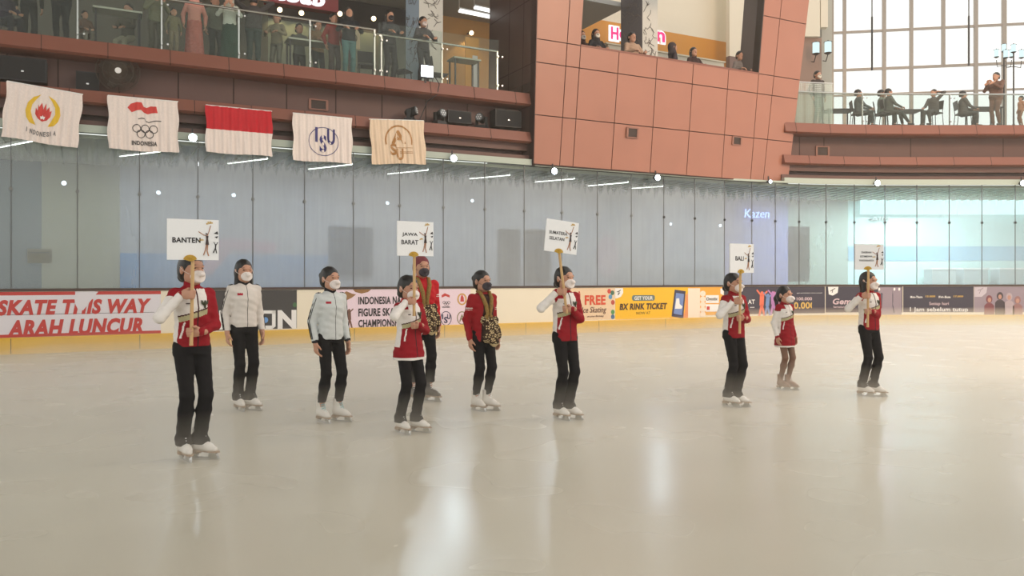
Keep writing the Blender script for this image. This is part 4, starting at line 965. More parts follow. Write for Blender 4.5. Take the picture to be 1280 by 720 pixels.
        for ax in range(3):
            o1, o2 = [a for a in range(3) if a != ax]
            for u in (0, 1):
                for v in (0, 1):
                    o = [0, 0, 0]; o[o1] = u; o[o2] = v; p = (ci + o[0], cj + o[1], ck + o[2]); o[ax] = 1; q = (ci + o[0], cj + o[1], ck + o[2]); o[ax] = 0
                    fa, fb = F[p], F[q]; m = (fa < 0) != (fb < 0); t = np.where(m, fa / np.where(m, fa - fb, 1), 0)
                    pos = np.zeros((n, 3)); pos[:, o1] = u; pos[:, o2] = v; pos[:, ax] = t; acc += pos * m[:, None]; cnt += m
        V = (np.stack([ci, cj, ck], 1) + acc / cnt[:, None]) * h + s.lo
        Q = []
        for ax in range(3):
            o1, o2 = [(1, 2), (2, 0), (0, 1)][ax]; sl0 = [slice(1, -1)] * 3; sl0[ax] = slice(0, -1); sl1 = list(sl0); sl1[ax] = slice(1, None)
            A, B = S_[tuple(sl0)], S_[tuple(sl1)]; d = A != B; e = np.nonzero(d)
            base = [e[0] + (0 if ax == 0 else 1), e[1] + (0 if ax == 1 else 1), e[2] + (0 if ax == 2 else 1)]
            def cell(u, v):
                p = [base[0].copy(), base[1].copy(), base[2].copy()]; p[o1] = p[o1] - u; p[o2] = p[o2] - v; return idx[tuple(p)]
            q = np.stack([cell(1, 1), cell(0, 1), cell(0, 0), cell(1, 0)], 1); fl = ~A[e]; q[fl] = q[fl][:, ::-1]; Q.append(q)
        Q = np.concatenate(Q); Q = Q[(Q >= 0).all(1)]
        return V, Q, s.I[ci, cj, ck]
    def build(s, name, mats, parent, matf=None, X=None, smooth=True):
        V, Q, pid = s.mesh()
        if X is not None: V = V @ np.array(X.to_3x3()).T + np.array(X.translation)
        mi = None
        if matf is not None and len(Q):
            C = V[Q].mean(1); mi = matf(C, pid[Q[:, 0]])
        return obj(name, V, Q.tolist(), mats, parent, mi, smooth, True)

def ik(a, b, l1, l2, hint):
    a, b, hint = Vector(a), Vector(b), Vector(hint); d = b - a; L = d.length
    if L > (l1 + l2) * 0.995: b = a + d.normalized() * (l1 + l2) * 0.995; d = b - a; L = d.length
    c = (l1 * l1 - l2 * l2 + L * L) / (2 * L); hgt = math.sqrt(max(0, l1 * l1 - c * c)); n = d.normalized()
    w = (hint - n * hint.dot(n)).normalized(); return a + n * c + w * hgt, b

def hand_pieces(fd, wr, f, n, t, curl, rad=1.0, sc=1.0, low=False, pid=2):
    wr, f, n, t = Vector(wr), Vector(f).normalized(), Vector(n).normalized(), Vector(t).normalized()
    R = np.array([[f[i], t[i], n[i]] for i in range(3)])
    pc = wr + f * 0.048 * sc
    fd.ell(pc, (0.052 * sc, 0.040 * sc, 0.0165 * sc), R, 0.012, pid)
    fd.cone(wr - f * 0.03, wr + f * 0.02, 0.024 * sc, 0.023 * sc, 0.02, pid)
    for j, (to, ln) in enumerate(((0.029, 0.070), (0.0105, 0.078), (-0.009, 0.073), (-0.028, 0.058))):
        p = wr + (f * 0.088 + t * to) * sc; a = 0.0; r = (0.0095 if not low else 0.012) * rad * sc
        for q, (seg, cu) in enumerate(((0.42, curl[0]), (0.33, curl[1]), (0.25, curl[2]))):
            a += cu * (1 + 0.06 * j); d = f * math.cos(a) + n * math.sin(a); p2 = p + d * ln * seg * sc
            fd.cone(p, p2, r, r * 0.9, 0.006 if q else 0.014, pid); p = p2; r *= 0.92
    b = wr + (f * 0.022 + t * 0.030) * sc; r = 0.0125 * sc * rad
    k = curl[0]; d1 = (f * 0.75 + t * 0.55 + n * (0.25 + 0.6 * k)).normalized(); p = b + d1 * 0.036 * sc; fd.cone(b, p, r, r * 0.85, 0.014, pid)
    d2 = (f * 0.85 + t * (0.25 - 0.3 * k) + n * (0.2 + 1.1 * k)).normalized(); fd.cone(p, p + d2 * 0.032 * sc, r * 0.85, r * 0.7, 0.006, pid)

ZH = 1.497     # head centre above the standing sole, for a 1.6 m figure
def head_pieces(fd, X, grow=0.0, hs=1.0):
    """head in its own space (origin at the skull centre), placed by matrix X"""
    R = np.array(X.to_3x3())
    def E(c, r, k=0.02): fd.ell(X @ (Vector(c) * hs), [(q + grow) * hs for q in r], R, k, 1)
    def Cn(a, b, ra, rb, k=0.012): fd.cone(X @ (Vector(a) * hs), X @ (Vector(b) * hs), (ra + grow) * hs, (rb + grow) * hs, k, 1)
    E((0, 0.012, 0.028), (0.074, 0.090, 0.080)); E((0, -0.022, -0.020), (0.060, 0.066, 0.085), 0.03)
    E((0, -0.048, -0.082), (0.034, 0.034, 0.026), 0.03); E((0.03, -0.02, -0.06), (0.028, 0.04, 0.03), 0.03); E((-0.03, -0.02, -0.06), (0.028, 0.04, 0.03), 0.03)
    Cn((0, -0.084, 0.005), (0, -0.104, -0.030), 0.007, 0.012); E((0, -0.086, 0.020), (0.045, 0.010, 0.010), 0.015)
    if grow == 0:
        for sx in (-1, 1):
            E((sx * 0.029, -0.092, 0.003), (0.017, 0.010, 0.010), 0.008) if False else None
            E((sx * 0.076, 0.008, -0.008), (0.010, 0.019, 0.030), 0.008)
        E((0, -0.086, -0.055), (0.022, 0.010, 0.007), 0.006)
_hp = {}
def head_bits(kind, hs=1.0):
    """hair or mask as a mesh in head space"""
    k = (kind, hs)
    if k in _hp: return _hp[k]
    fd = Field((-0.13, -0.15, -0.34), (0.13, 0.22, 0.2), 0.005); I = Matrix()
    if kind == 'mask':
        head_pieces(fd, I, 0.006, hs)
        fd.cone((0, -0.084, 0.0), (0, -0.101, -0.030), 0.005, 0.007, 0.02)
        g = Field((-0.13, -0.15, -0.34), (0.13, 0.22, 0.2), 0.005); g.ell((0, -0.072, -0.052), (0.053, 0.076, 0.046), None, 0)
        fd.F = np.maximum(fd.F, g.F)
    else:
        fd.ell((0, 0.018, 0.032), (0.079, 0.097, 0.086), None, 0.02)
        fd.ell((0, 0.045, -0.02), (0.075, 0.068, 0.08), None, 0.03)
        fd.wrinkle(0.0015, 120, 20)
        fd.ell((0, -0.125, -0.02), (0.066, 0.105, 0.093), None, 0, cut=True)          # the face
        fd.ell((0.09, -0.035, -0.05), (0.03, 0.05, 0.05), None, 0, cut=True); fd.ell((-0.09, -0.035, -0.05), (0.03, 0.05, 0.05), None, 0, cut=True)
        if kind == 'bun': fd.ell((0, 0.118, 0.03), (0.042, 0.036, 0.040), None, 0.012)
        if kind == 'lowbun': fd.ell((0, 0.105, -0.055), (0.044, 0.036, 0.040), None, 0.012)
        if kind == 'ponytail':
            fd.cone((0, 0.10, 0.02), (0, 0.135, -0.05), 0.026, 0.030, 0.015); fd.cone((0, 0.135, -0.05), (0.0, 0.10, -0.24), 0.030, 0.013, 0.015)
        if kind == 'long':
            fd.cone((0, 0.06, -0.03), (0, 0.075, -0.22), 0.065, 0.045, 0.03, flat=((0, 1, 0), 1.6)); fd.cone((-0.06, 0.01, -0.02), (-0.07, 0.02, -0.17), 0.028, 0.02, 0.02); fd.cone((0.06, 0.01, -0.02), (0.07, 0.02, -0.17), 0.028, 0.02, 0.02)
        if kind == 'short': fd.cutz(-0.06, False)
        if kind == 'hood':
            fd.cone((0, 0.02, -0.02), (0, 0.01, -0.16), 0.078, 0.10, 0.03)
            fd.ell((0, -0.13, -0.0), (0.055, 0.10, 0.085), None, 0, cut=True)
    if hs != 1: fd.lo = fd.lo * hs; fd.h *= hs
    _hp[k] = fd.mesh(); return _hp[k]

# skates: white boot, sole with heel, blade; drawn once for each colour and shared
_bt = {}
def skate_parts(key, boot_m, laces_m=None):
    if key in _bt: return _bt[key]
    fd = Field((-0.06, -0.2, 0.04), (0.06, 0.09, 0.30), 0.005)
    fd.cone((0, 0.045, 0.105), (0, -0.10, 0.088), 0.035, 0.031, 0.02, 0, ); fd.cone((0, -0.10, 0.088), (0, -0.140, 0.083), 0.031, 0.024, 0.02)
    fd.cone((0, 0.03, 0.11), (0, 0.022, 0.245), 0.040, 0.050, 0.03); fd.cone((0, 0.02, 0.12), (0, -0.07, 0.105), 0.040, 0.035, 0.03)
    fd.cutz(0.068, False); fd.cutz(0.255, True); boot = fd.mesh()
    mb = MB(); out = [(0.0, 0.09), (0.03, 0.075), (0.036, 0.03), (0.028, -0.03), (0.036, -0.10), (0.028, -0.16), (0.0, -0.192), (-0.028, -0.16), (-0.036, -0.10), (-0.028, -0.03), (-0.036, 0.03), (-0.03, 0.075)]
    n = len(out); mb.add([(x, y, 0.058) for x, y in out] + [(x, y, 0.070) for x, y in out], [tuple(range(n))[::-1], tuple(range(n, 2 * n))] + [(i, (i + 1) % n, n + (i + 1) % n, n + i) for i in range(n)][::1])
    mb.box((0, 0.05, 0.049), (0.055, 0.07, 0.022)); sole = (mb.v, mb.f)
    mb = MB(); T = Matrix.Rotation(math.radians(90), 4, 'Z')
    mb.prism([(-0.185, 0.022), (-0.19, 0.008), (-0.17, 0.001), (0.07, 0.0), (0.115, 0.006), (0.115, 0.014), (-0.15, 0.018), (-0.17, 0.03)], Matrix.Translation((-0.002, 0, 0)) @ T.inverted() @ Matrix.Scale(-1, 4, (1, 0, 0)) if False else Matrix(((0, 1, 0, -0.002), (1, 0, 0, 0), (0, 0, 1, 0), (0, 0, 0, 1))), 0.004)
    for y, w, zt in ((0.055, 0.035, 0.04), (-0.125, 0.05, 0.06)): mb.add([(-.006, y - w, 0.012), (.006, y - w, 0.012), (.006, y + w, 0.012), (-.006, y + w, 0.012), (-.016, y - w * .6, zt), (.016, y - w * .6, zt), (.016, y + w * .6, zt), (-.016, y + w * .6, zt)], [(3, 2, 1, 0), (4, 5, 6, 7), (0, 1, 5, 4), (1, 2, 6, 5), (2, 3, 7, 6), (3, 0, 4, 7)])
    blade = (mb.v, mb.f); lace = None
    mb = MB()
    for k in range(7):
        y, z = (-0.098 + 0.014 * k, 0.128 + 0.004 * k) if k < 3 else (-0.062 + 0.008 * (k - 3), 0.142 + 0.021 * (k - 3))
        mb.tube([(-0.024, y + .012, z - .01), (0, y - 0.006, z + .003), (0.024, y + .012, z - .01)], 0.0042, 5)
    lace = (mb.v, mb.f); _bt[key] = (boot, sole, blade, lace); return _bt[key]
def add_skate(root, X, key, boot_m, lace_m, lname=None):
    boot, sole, blade, lace = skate_parts(key, boot_m)
    A = np.array(X.to_3x3()).T; tr = np.array(X.translation); tf = lambda v: np.array(v) @ A + tr
    b = obj('ice_skate', tf(boot[0]), boot[1].tolist(), boot_m, root, None, True, True)
    for nm, g, m in (('sole', sole, mat('tan_sole', (150, 120, 92))), ('blade', blade, M_['steel']), ('laces', lace, lace_m)):
        o = obj(nm, tf(g[0]), g[1], m, b, None, False, True)
        if nm == 'laces' and lname: o['label'] = lname

# team jacket of red and white panels
def team_jacket(zh, child=False):
    def f(C, pid):
        x, y, z = C[:, 0], C[:, 1], C[:, 2]; mi = np.zeros(len(C), int)      # 0 red 1 white 2 sage 3 dark
        t = pid == 1; zb = 1.15 + 0.30 * x + 0.03 * (y > 0)
        mi[t & (z > zb)] = 1; mi[t & (z <= zb) & (z > zb - 0.05)] = 2; mi[t & (np.abs(z - zb) < 0.006)] = 3
        mi[t & (x < -0.118) & (y > -0.04) & (z > zh + 0.03) & (z > 0.86 - 0.2 * (not child))] = 1
        mi[t & (x > 0.085) & (z > 1.10)] = 0
        mi[t & (x < -0.075) & (z > 1.27)] = 0
        mi[t & (z > 1.335)] = 0
        mi[t & (np.abs(x) < 0.0045) & (y < 0) & (z < 1.36)] = 3
        mi[t & (y < 0) & (np.abs((x + 0.115) - (z - 0.98) * 0.22) < 0.006) & (z > 0.93) & (z < 1.06)] = 1
        mi[t & (y < 0) & (np.abs((x - 0.115) + (z - 0.98) * 0.22) < 0.006) & (z > 0.93) & (z < 1.06)] = 1
        if child: mi[t & (z < zh + 0.03)] = 1
        mi[(pid == 2)] = 1; mi[(pid == 3)] = 0
        sh = np.array((-0.150, 0, 1.30)); d = np.linalg.norm(C - sh, axis=1); mi[(pid == 2) & (d < 0.085)] = 0
        mi[(pid == 4) | (pid == 5)] = 0
        return mi
    return f
def plain(k=0): return lambda C, pid: np.where((pid == 4) | (pid == 5), 1, k)

def person(label, loc, rz, H=1.6, lift=0.0, hs=1.17, res=0.006, arms=None, feet=None, sit=0.0, top='team', top_m=None, hem=0.86, pants=True, pants_m=None, pants_len=0.035, flare=True, boots='white', boot_m=None, lace_m=None, lname=None,
           hair='lowbun', hair_m=None, mask='white', mask_m=None, turn=0.0, nod=0.0, lean=0.0, girth=1.0, collar=None, emblem=False, group=None, shoes_m=None, detail=True, skin=None, jname='jacket', cat='person', after=None, sleeve=1.0, skirt=None):
    """figure facing local -y; feet on local z=0; measured for 1.6 m and scaled"""
    sc = H / 1.6
    root = empty('person', loc, rz, label, cat, group, sc)
    L = lift; dz = L - sit; skin = skin or M_['skin']
    LN = Matrix.Translation((0, 0, 0.9 + dz)) @ Matrix.Rotation(lean, 4, 'X') @ Matrix.Translation((0, 0, -0.9 - dz))
    up = lambda v: LN @ Vector((v[0], v[1], v[2] + dz))
    hc = up((0, 0.0, ZH)); HX = Matrix.Translation(hc) @ Matrix.Rotation(turn, 4, 'Z') @ Matrix.Rotation(nod + lean * 0.5, 4, 'X')
    g = girth
    # arms
    A = []
    arms = arms or [dict(w=(-0.215, -0.03, 0.80), rel=True), dict(w=(0.215, -0.03, 0.80), rel=True)]
    for sx, a in zip((-1, 1), arms):
        sh = up((sx * 0.142 * g, 0.0, 1.295)); w = Vector(a['w']) + Vector((0, 0, dz)); 
        if not a.get('abs', True): w = LN @ w
        el, w = ik(sh, w, 0.275, 0.245, Vector(a.get('hint', (sx * 0.5, 0.7, -0.4))))
        if a.get('rel'): f, n, t, cu = (w - el).normalized() * 0.6 + Vector((0, -0.05, -0.5)), Vector((-sx, 0, 0)), Vector((0, -1, 0)), (0.28, 0.4, 0.3)
        else: f, n, t, cu = Vector(a['f']), Vector(a['n']), Vector(a['t']), a.get('curl', (0.9, 1.25, 0.9))
        A.append((sh, el, w, f, n, t, cu))
    # legs
    feet = feet or [(-0.065, 0.03, -0.15), (0.065, -0.02, 0.2)]
    Lg = []
    for sx, (fx, fy, fr) in zip((-1, 1), feet):
        hp = Vector((sx * 0.076, 0.0, 0.84 + dz)); ak = Vector((fx, fy + 0.02, 0.085 + L)); kn, ak = ik(hp, ak, 0.395, 0.385, Vector((sx * 0.05, -1, 0.0))); Lg.append((hp, kn, ak, fr))
    # body: one surface
    xs = [p.x for a in A for p in a[:3]] + [-0.2, 0.2]; ys = [p.y for a in A for p in a[:3]] + [-0.15, 0.15] + [p.y for l in Lg for p in l[:3]]; lo = (min(xs) - 0.16, min(ys + [hc.y - 0.13]) - 0.16, 0.0); hi = (max(xs) + 0.16, max(ys + [hc.y + .13]) + 0.1, hc.z + 0.16)
    fd = Field(lo, hi, res)
    fd.loft([(0.80 + dz, .12 * g, .085 * g, 0, 0), (0.9 + dz, .13 * g, .09 * g, 0, 0), (1.02 + dz, .105 * g, .075 * g, 0, 0), (1.2 + dz, .135 * g, .092 * g, 0, 0), (1.30 + dz, .13 * g, .07 * g, 0, 0)], 0.02) if lean == 0 else fd.cone(up((0, 0, .88)), up((0, 0, 1.25)), .11, .11, .03)
    nb = up((0, 0.012, 1.28)); fd.cone(nb, hc + HX.to_3x3() @ Vector((0, 0.012, -0.05)), 0.052, 0.046, 0.03)
    head_pieces(fd, HX, 0, hs)
    for sh, el, w, f, n, t, cu in A:
        fd.cone(sh, el, 0.042, 0.034, 0.03); fd.cone(el, w, 0.034, 0.023, 0.02); hand_pieces(fd, w, f, n, t, cu, low=res > 0.009, sc=1.0 if hs < 1.2 else 0.92)
    for hp, kn, ak, fr in Lg:
        fd.cone(hp, kn, 0.072 * g, 0.048, 0.03); fd.cone(kn, kn.lerp(ak, .35), 0.048, 0.05, 0.02); fd.cone(kn.lerp(ak, .35), ak, 0.05, 0.034, 0.03)
        if not boots: fd.cone(ak + Vector((0, 0.02, -0.045)), ak + Vector((math.sin(fr) * 0.15, -math.cos(fr) * 0.15, -0.055)), 0.034, 0.028, 0.02, 3)
        else: fd.cone(ak, ak + Vector((0, 0, -0.03)), .034, .03)
    leg_m = skirt if skirt else skin
    bodymf = (lambda C, pid: np.where(pid == 3, 1, np.where((C[:, 2] < 0.86 + dz) & (pid == 0) & (np.abs(C[:, 0]) < 0.19), 2, 0)))
    fd.build('body', [skin, shoes_m or M_['dark'], leg_m], root, bodymf)
    # eyes and brows
    if detail:
        for sx in (-1, 1): mb = MB(); mb.tube([HX @ (Vector((sx * (0.028 + q * 0.012), -0.083 + abs(q) * 0.004, 0.006 + (0.0015 if q == 0 else -0.001))) * hs) for q in (-1, 0, 1)], [0.002, 0.0052, 0.002], 8); mb.build('eye', mat('dark_eye', (30, 22, 20), rough=0.2), root, True, True)
        for sx in (-1, 1): mb = MB(); mb.tube([HX @ (Vector((sx * (0.030 + q * 0.018), -0.0865 + abs(q) * 0.006 + (0.004 if q > 0 else 0), 0.027 + (0.003 if q == 0 else 0))) * hs) for q in (-1, 0, 1)], [0.0022, 0.0034, 0.0018], 6); mb.build('eyebrow', M_['hair'], root, True, True)
    V, Q, _ = head_bits(hair, hs); B = np.array(HX.to_3x3()).T
    obj('hair' if hair != 'hood' else 'headscarf', V @ B + np.array(HX.translation), Q.tolist(), hair_m or M_['hair'], root, None, True, True)
    if mask:
        V, Q, _ = head_bits('mask', hs); obj('face_mask', V @ B + np.array(HX.translation), Q.tolist(), mask_m or fabric('mask_white', (232, 222, 216), bump=0.05), root, None, True, True)
        if detail:
            for sx in (-1, 1): mb = MB(); mb.tube([HX @ (Vector((sx * 0.060, -0.062, -0.035)) * hs), HX @ (Vector((sx * 0.082, -0.02, -0.012)) * hs), HX @ (Vector((sx * 0.086, 0.012, 0.018)) * hs)], 0.0022, 5); mb.build('ear_loop', mask_m or MATS['mask_white'], root, True, True)
    # trousers
    if pants:
        pd = Field((min(-.22, min(l[2].x for l in Lg) - .1), lo[1], 0), (max(.22, max(l[2].x for l in Lg) + .1), hi[1], 1.0 + dz), res)
        pd.loft([(0.80 + dz, .134 * g, .106 * g, 0, .005), (0.9 + dz, .136 * g, .100 * g, 0, .005), (0.99 + dz, .118 * g, .09 * g, 0, 0)], 0.02)
        for hp, kn, ak, fr in Lg:
            pd.cone(hp, kn, 0.080 * g, 0.055, 0.035); c = kn.lerp(ak, .35); pd.cone(kn, c, 0.058, 0.058, 0.02); pd.cone(c, ak, 0.058, 0.043 if not flare else 0.058, 0.03)
            if flare:
                e = ak + Vector((math.sin(fr) * 0.03, -math.cos(fr) * 0.03, -0.035)); pd.cone(ak, e, 0.058, 0.060, 0.02); pd.cone(ak, ak + Vector((-math.sin(fr) * 0.02, math.cos(fr) * 0.02, -0.055)), 0.056, 0.052, 0.02)
        pd.wrinkle(0.0016, 30, 40, H); pd.cutz(L + pants_len, False)
        pd.build('trousers', pants_m or M_['blk'], root)
    # jacket
    if top:
        xs = [p.x for a in A for p in a[:3]]; ys = [p.y for a in A for p in a[:3]]
        jd = Field((min(xs + [-.24]) - .08, min(ys + [-.2]) - .08, hem + dz - 0.02), (max(xs + [.24]) + .08, max(ys + [.2]) + .08, up((0, 0, 1.40)).z + .06), res)
        if lean == 0 or True:
            wide = 0.03 if hem < 0.73 else 0.0
            jd.loft([(hem + dz, (.142 + wide) * g, (.114 + wide) * g, 0, 0.002), (hem + .05 + dz, (.146 + wide) * g, (.118 + wide) * g, 0, 0.002), (1.04 + dz, .134 * g, .106 * g, 0, -.002), (1.18 + dz, .146 * g, .118 * g, 0, -.006), (1.27 + dz, .142 * g, .104 * g, 0, 0), (1.325 + dz, .108 * g, .078 * g, 0, .006), (1.365 + dz, .058, .058, 0, .008)], 0.03, 1, ex=2.3) if lean == 0 else jd.cone(up((0, 0, hem + .06)), up((0, 0, 1.2)), .135 * g, .14 * g, .03, 1).cone(up((-.1, 0, 1.27)), up((.1, 0, 1.27)), .075, .075, .04, 1)
        for i, (sh, el, w, f, n, t, cu) in enumerate(A):
            e2 = el.lerp(w, 0.90 * sleeve); jd.cone(sh, el, 0.052 * g, 0.046, 0.045, 2 + i); jd.cone(el, e2, 0.046, 0.036, 0.02, 2 + i)
            if sleeve > .8: jd.cone(el.lerp(w, .86), el.lerp(w, .99), 0.036, 0.034, 0.004, 4 + i)
        jd.wrinkle(0.0028, 36, 44, H * 3)
        mats, mf = (([M_['red'], M_['wht'], M_['bge'], MATS.get('maroon_zip') or fabric('maroon_zip', (70, 34, 36))], team_jacket(hem, hem < 0.73)) if top == 'team' else (top_m if isinstance(top_m, list) else [top_m, top_m], plain() if not callable(top) else top))
        off = dz
        jd.build(jname, mats, root, (lambda C, pid: mf(C - np.array((0, 0, off)), pid)))
        if collar:
            cd = Field((-.1, -.1, 1.3 + dz), (.1, .12, 1.45 + dz), 0.005); c0, c1 = up((0, 0.006, 1.335)), up((0, 0.004, 1.392))
            cd.cone(c0, c1, 0.068, 0.062, 0.01); cd.cutz(c1.z + .008, True)
            q = cd.sub((-.1, -.2, 1.3 + dz), (.1, .0, 1.5 + dz), 0); cd.ell(c1 + Vector((0, 0.0, 0.02)), (0.051, 0.051, 0.05), None, 0, cut=True); cd.ell(c1 + Vector((0, -0.07, 0.01)), (0.022, 0.05, 0.045), None, 0, cut=True)
            cd.build('collar', collar, root)
        if emblem: 
            def surf(x, z): return -0.118 * g * max(0.05, (1 - (abs(x) / (.146 * g)) ** 2.3)) ** (1 / 2.3) - 0.012
            mb = MB(); cx, cz = 0.055, 1.215
            for sgn in (-1, 1):
                w = [(0.004, -.02), (0.03, -.004), (0.036, 0.028), (0.026, 0.014), (0.022, 0.026), (0.015, 0.008), (0.004, 0.01)]
                w = [(cx + sgn * a, cz + b) for a, b in w]; w = w if sgn > 0 else w[::-1]
                n0 = len(w); mb.add([(a, surf(a, b), b + dz) for a, b in w] + [(a, surf(a, b) + .006, b + dz) for a, b in w], [tuple(range(n0))] + [(i, n0 + i, n0 + (i + 1) % n0, (i + 1) % n0) for i in range(n0)])
            mb.tube([(cx, surf(cx, cz) - .001, cz + dz + .024), (cx, surf(cx, cz) - .002, cz + dz), (cx, surf(cx, cz) - .001, cz + dz - .04)], [0.006, 0.011, 0.007], 8); mb.build('emblem', mat('emblem_green', (58, 62, 38)), root, False, True)
            mb = MB(); mb.box((-0.085, surf(-0.085, 1.21) - .001, 1.215 + dz), (0.032, .006, .010)); mb.build('name_badge', mat('badge_dark', (60, 40, 40)), root, False, True)
    if boots:
        for hp, kn, ak, fr in Lg:
            X = Matrix.Translation((ak.x, ak.y - 0.02, L - 0.0675)) @ Matrix.Rotation(fr, 4, 'Z'); X.translation.z = L - 0.085
            add_skate(root, X, boots, boot_m or mat('white_leather', (222, 216, 206), rough=0.45), lace_m or M_['white'], lname)
    if after: after(root, up, A, Lg, dz)
    return root, A

LIFT = 0.085
def apparent(phi, px): return math.radians(phi) - math.atan((px - 640) / F)
def stand(px, py):
    Y = EYE * F / (py - HOR); return Vector(((px - 640) / F * Y, Y, 0))
def facing(loc, rz, H, x, y, z): 
    """local figure point (in 1.6 m units) to world"""
    return Matrix.LocRotScale(loc, Euler((0, 0, rz)), Vector((H / 1.6,) * 3)) @ Vector((x, y, z))

# ---- placard: white board, wooden pole, gilded fan finial
def placard(label, bottom, top, yaw, w, h, lines, tilt=0.0):
    b, t = Vector(bottom), Vector(top); t0 = empty('placard', b, 0, label, 'placard', 'province name placards')
    R0 = Matrix.Translation(t) @ Matrix.Rotation(yaw, 4, 'Z') @ Matrix.Rotation(tilt, 4, 'Y')
    mb = MB(); mb.tube([b, t + (t - b).normalized() * 0.04], 0.0145, 10); mb.tube([b.lerp(t, .02), b.lerp(t, 0.0)], 0.016, 10); mb.build('pole', M_['wood'], t0)
    mb = MB(); mb.box((0, -0.02, h / 2 + 0.0), (w, 0.012, h), R0); mb.build('board', mat('board_white', (232, 232, 232), rough=0.4), t0)
    mb = MB(); fan = [(0.0, -0.012)] + [(0.052 * math.cos(a), 0.042 * math.sin(a)) for a in np.linspace(0.1, math.pi - 0.1, 14)]
    mb.prism(fan, R0 @ Matrix.Translation((-0.025, -0.036, 0.0)), 0.01)
    for a in np.linspace(0.4, math.pi - 0.4, 5): mb.tube([R0 @ Vector((-0.025, -0.038, 0)), R0 @ Vector((-0.025 + 0.046 * math.cos(a), -0.038, 0.038 * math.sin(a)))], 0.003, 5)
    mb.build('fan_finial', M_['gold'], t0)
    TB = R0 @ Matrix.Translation((0, -0.0265, 0)); mb = MB()
    for txt, x0, z0, ww, hh in lines: add_text(mb, txt, x0 * w - w / 2, z0 * h, ww * w, hh * h, TB, 0.002, 0, 0.03 if 'BANTEN' in txt else 0.012)
    mb.build('lettering', INK, t0)
    def U(p): return (p[0] * w - w / 2, p[1] * h)
    def strokes(mb, pts, wd):
        for a, c in zip(pts, pts[1:]): mb.tube([TB @ Vector((U(a)[0], -0.001, U(a)[1])), TB @ Vector((U(c)[0], -0.001, U(c)[1]))], wd, 5)
    mb = MB(); strokes(mb, [(0.60, 0.70), (0.70, 0.62), (0.76, 0.60)], .0035); strokes(mb, [(0.84, 0.86), (0.80, 0.68), (0.77, 0.60)], .0035); strokes(mb, [(0.76, 0.40), (0.73, 0.22), (0.70, 0.12)], .005); strokes(mb, [(0.78, 0.40), (0.77, 0.22), (0.80, 0.10)], .005)
    mb.build('dancer_limbs', mat('dancer_skin', (170, 120, 90)), t0)
    mb = MB(); mb.tube([TB @ Vector((*[U((0.765, 0.66))[0], -0.001], U((0.765, 0.66))[1])), TB @ Vector((U((0.755, 0.63))[0], -0.001, U((0.755, 0.63))[1]))], 0.009, 8); 
    mb.tube([TB @ Vector((U((0.77, q))[0], -0.001, U((0.77, q))[1])) for q in (0.6, 0.52, 0.38)], [0.011, 0.008, 0.015], 8); mb.build('dancer_dress', mat('dancer_dress', (60, 44, 42)), t0)
    mb = MB()
    for cx, cz, s_ in ((0.82, 0.90, 1.0), (0.66, 0.48, 0.7)):
        for a in (0.2, 1.0, 1.9, 2.9): mb.prism([(U((cx, cz))[0], U((cx, cz))[1]), (U((cx, cz))[0] + .028 * s_ * math.cos(a), U((cx, cz))[1] + .02 * s_ * math.sin(a)), (U((cx, cz))[0] + .028 * s_ * math.cos(a + .6), U((cx, cz))[1] + .02 * s_ * math.sin(a + .6))], TB @ Matrix.Translation((0, -0.002, 0)), 0.003)
    mb.build('gold_petals', M_['gold'], t0)
    mb = MB()
    for q in (((0.90, 0.66), (0.97, 0.72), (0.99, 0.64)), ((0.92, 0.58), (0.99, 0.60), (0.96, 0.54))): mb.prism([U(a) for a in q], TB @ Matrix.Translation((0, -0.002, 0)), 0.003)
    strokes(mb, [(0.90, 0.45), (0.94, 0.36), (0.98, 0.45)], .003); strokes(mb, [(0.94, 0.40), (0.935, 0.3), (0.89, 0.18)], .005); strokes(mb, [(0.935, 0.3), (0.96, 0.17)], .004); mb.build('small_dancer', INK, t0)
    return t0
def hold(px, py, H, phi, pole_top, pole_bot, zr, zl, ydist=0.215, **kw):
    """figure gripping a pole whose top and bottom are seen at the given picture points"""
    loc = stand(px, py); rz = apparent(phi, px); X = Matrix.LocRotScale(loc, Euler((0, 0, rz)), Vector((H / 1.6,) * 3)); Xi = X.inverted()
    def on_plane(qx, qy):        # where the view ray meets the upright plane ydist in front of the chest
        o = Xi @ Vector((0, 0, EYE)); d = Xi.to_3x3() @ Vector(((qx - 640) / F, 1, (HOR - qy) / F)); t = (-ydist - o.y) / d.y; return o + d * t
    T, B = on_plane(*pole_top), on_plane(*pole_bot)
    def at(z): return B.lerp(T, (z - B.z) / (T.z - B.z))
    dz = LIFT; ax = (T - B).normalized(); r, l = at(zr + dz), at(zl + dz)
    off = 0.032
    fr_, nr = Vector((0.35, -0.94, 0)).normalized(), Vector((0.94, 0.35, 0)).normalized()
    fl_, nl = Vector((-0.8, -0.6, 0.05)).normalized(), Vector((-0.6, 0.8, 0)).normalized()
    wr = r - nr * off - fr_ * 0.075 - Vector((0, 0, dz)); 
    nl = Vector((-0.35, -0.93, 0)).normalized(); fl_ = Vector((-0.93, 0.35, 0.0)).normalized()
    wl = l - nl * off - fl_ * 0.075 - Vector((0, 0, dz))
    arms = [dict(w=wr, f=fr_, n=nr, t=(0, 0, 1), hint=(-0.7, 0.35, -0.8)), dict(w=wl, f=fl_, n=nl, t=(0, 0, 1), hint=(0.8, 0.4, -0.6))]
    person(loc=loc, rz=rz, H=H, lift=LIFT, arms=arms, **kw)
    return X @ B, X @ T
team = dict(top='team', emblem=True, collar=M_['red'])
b, t = hold(240, 574, 1.64, 24, (241, 325), (239, 432), 1.29, 0.985, label='person in red and white team jacket and black trousers holding the BANTEN placard', hair='lowbun', turn=0.15, feet=[(-0.056, 0.03, -0.1), (0.071, -0.01, 0.45)], **team)
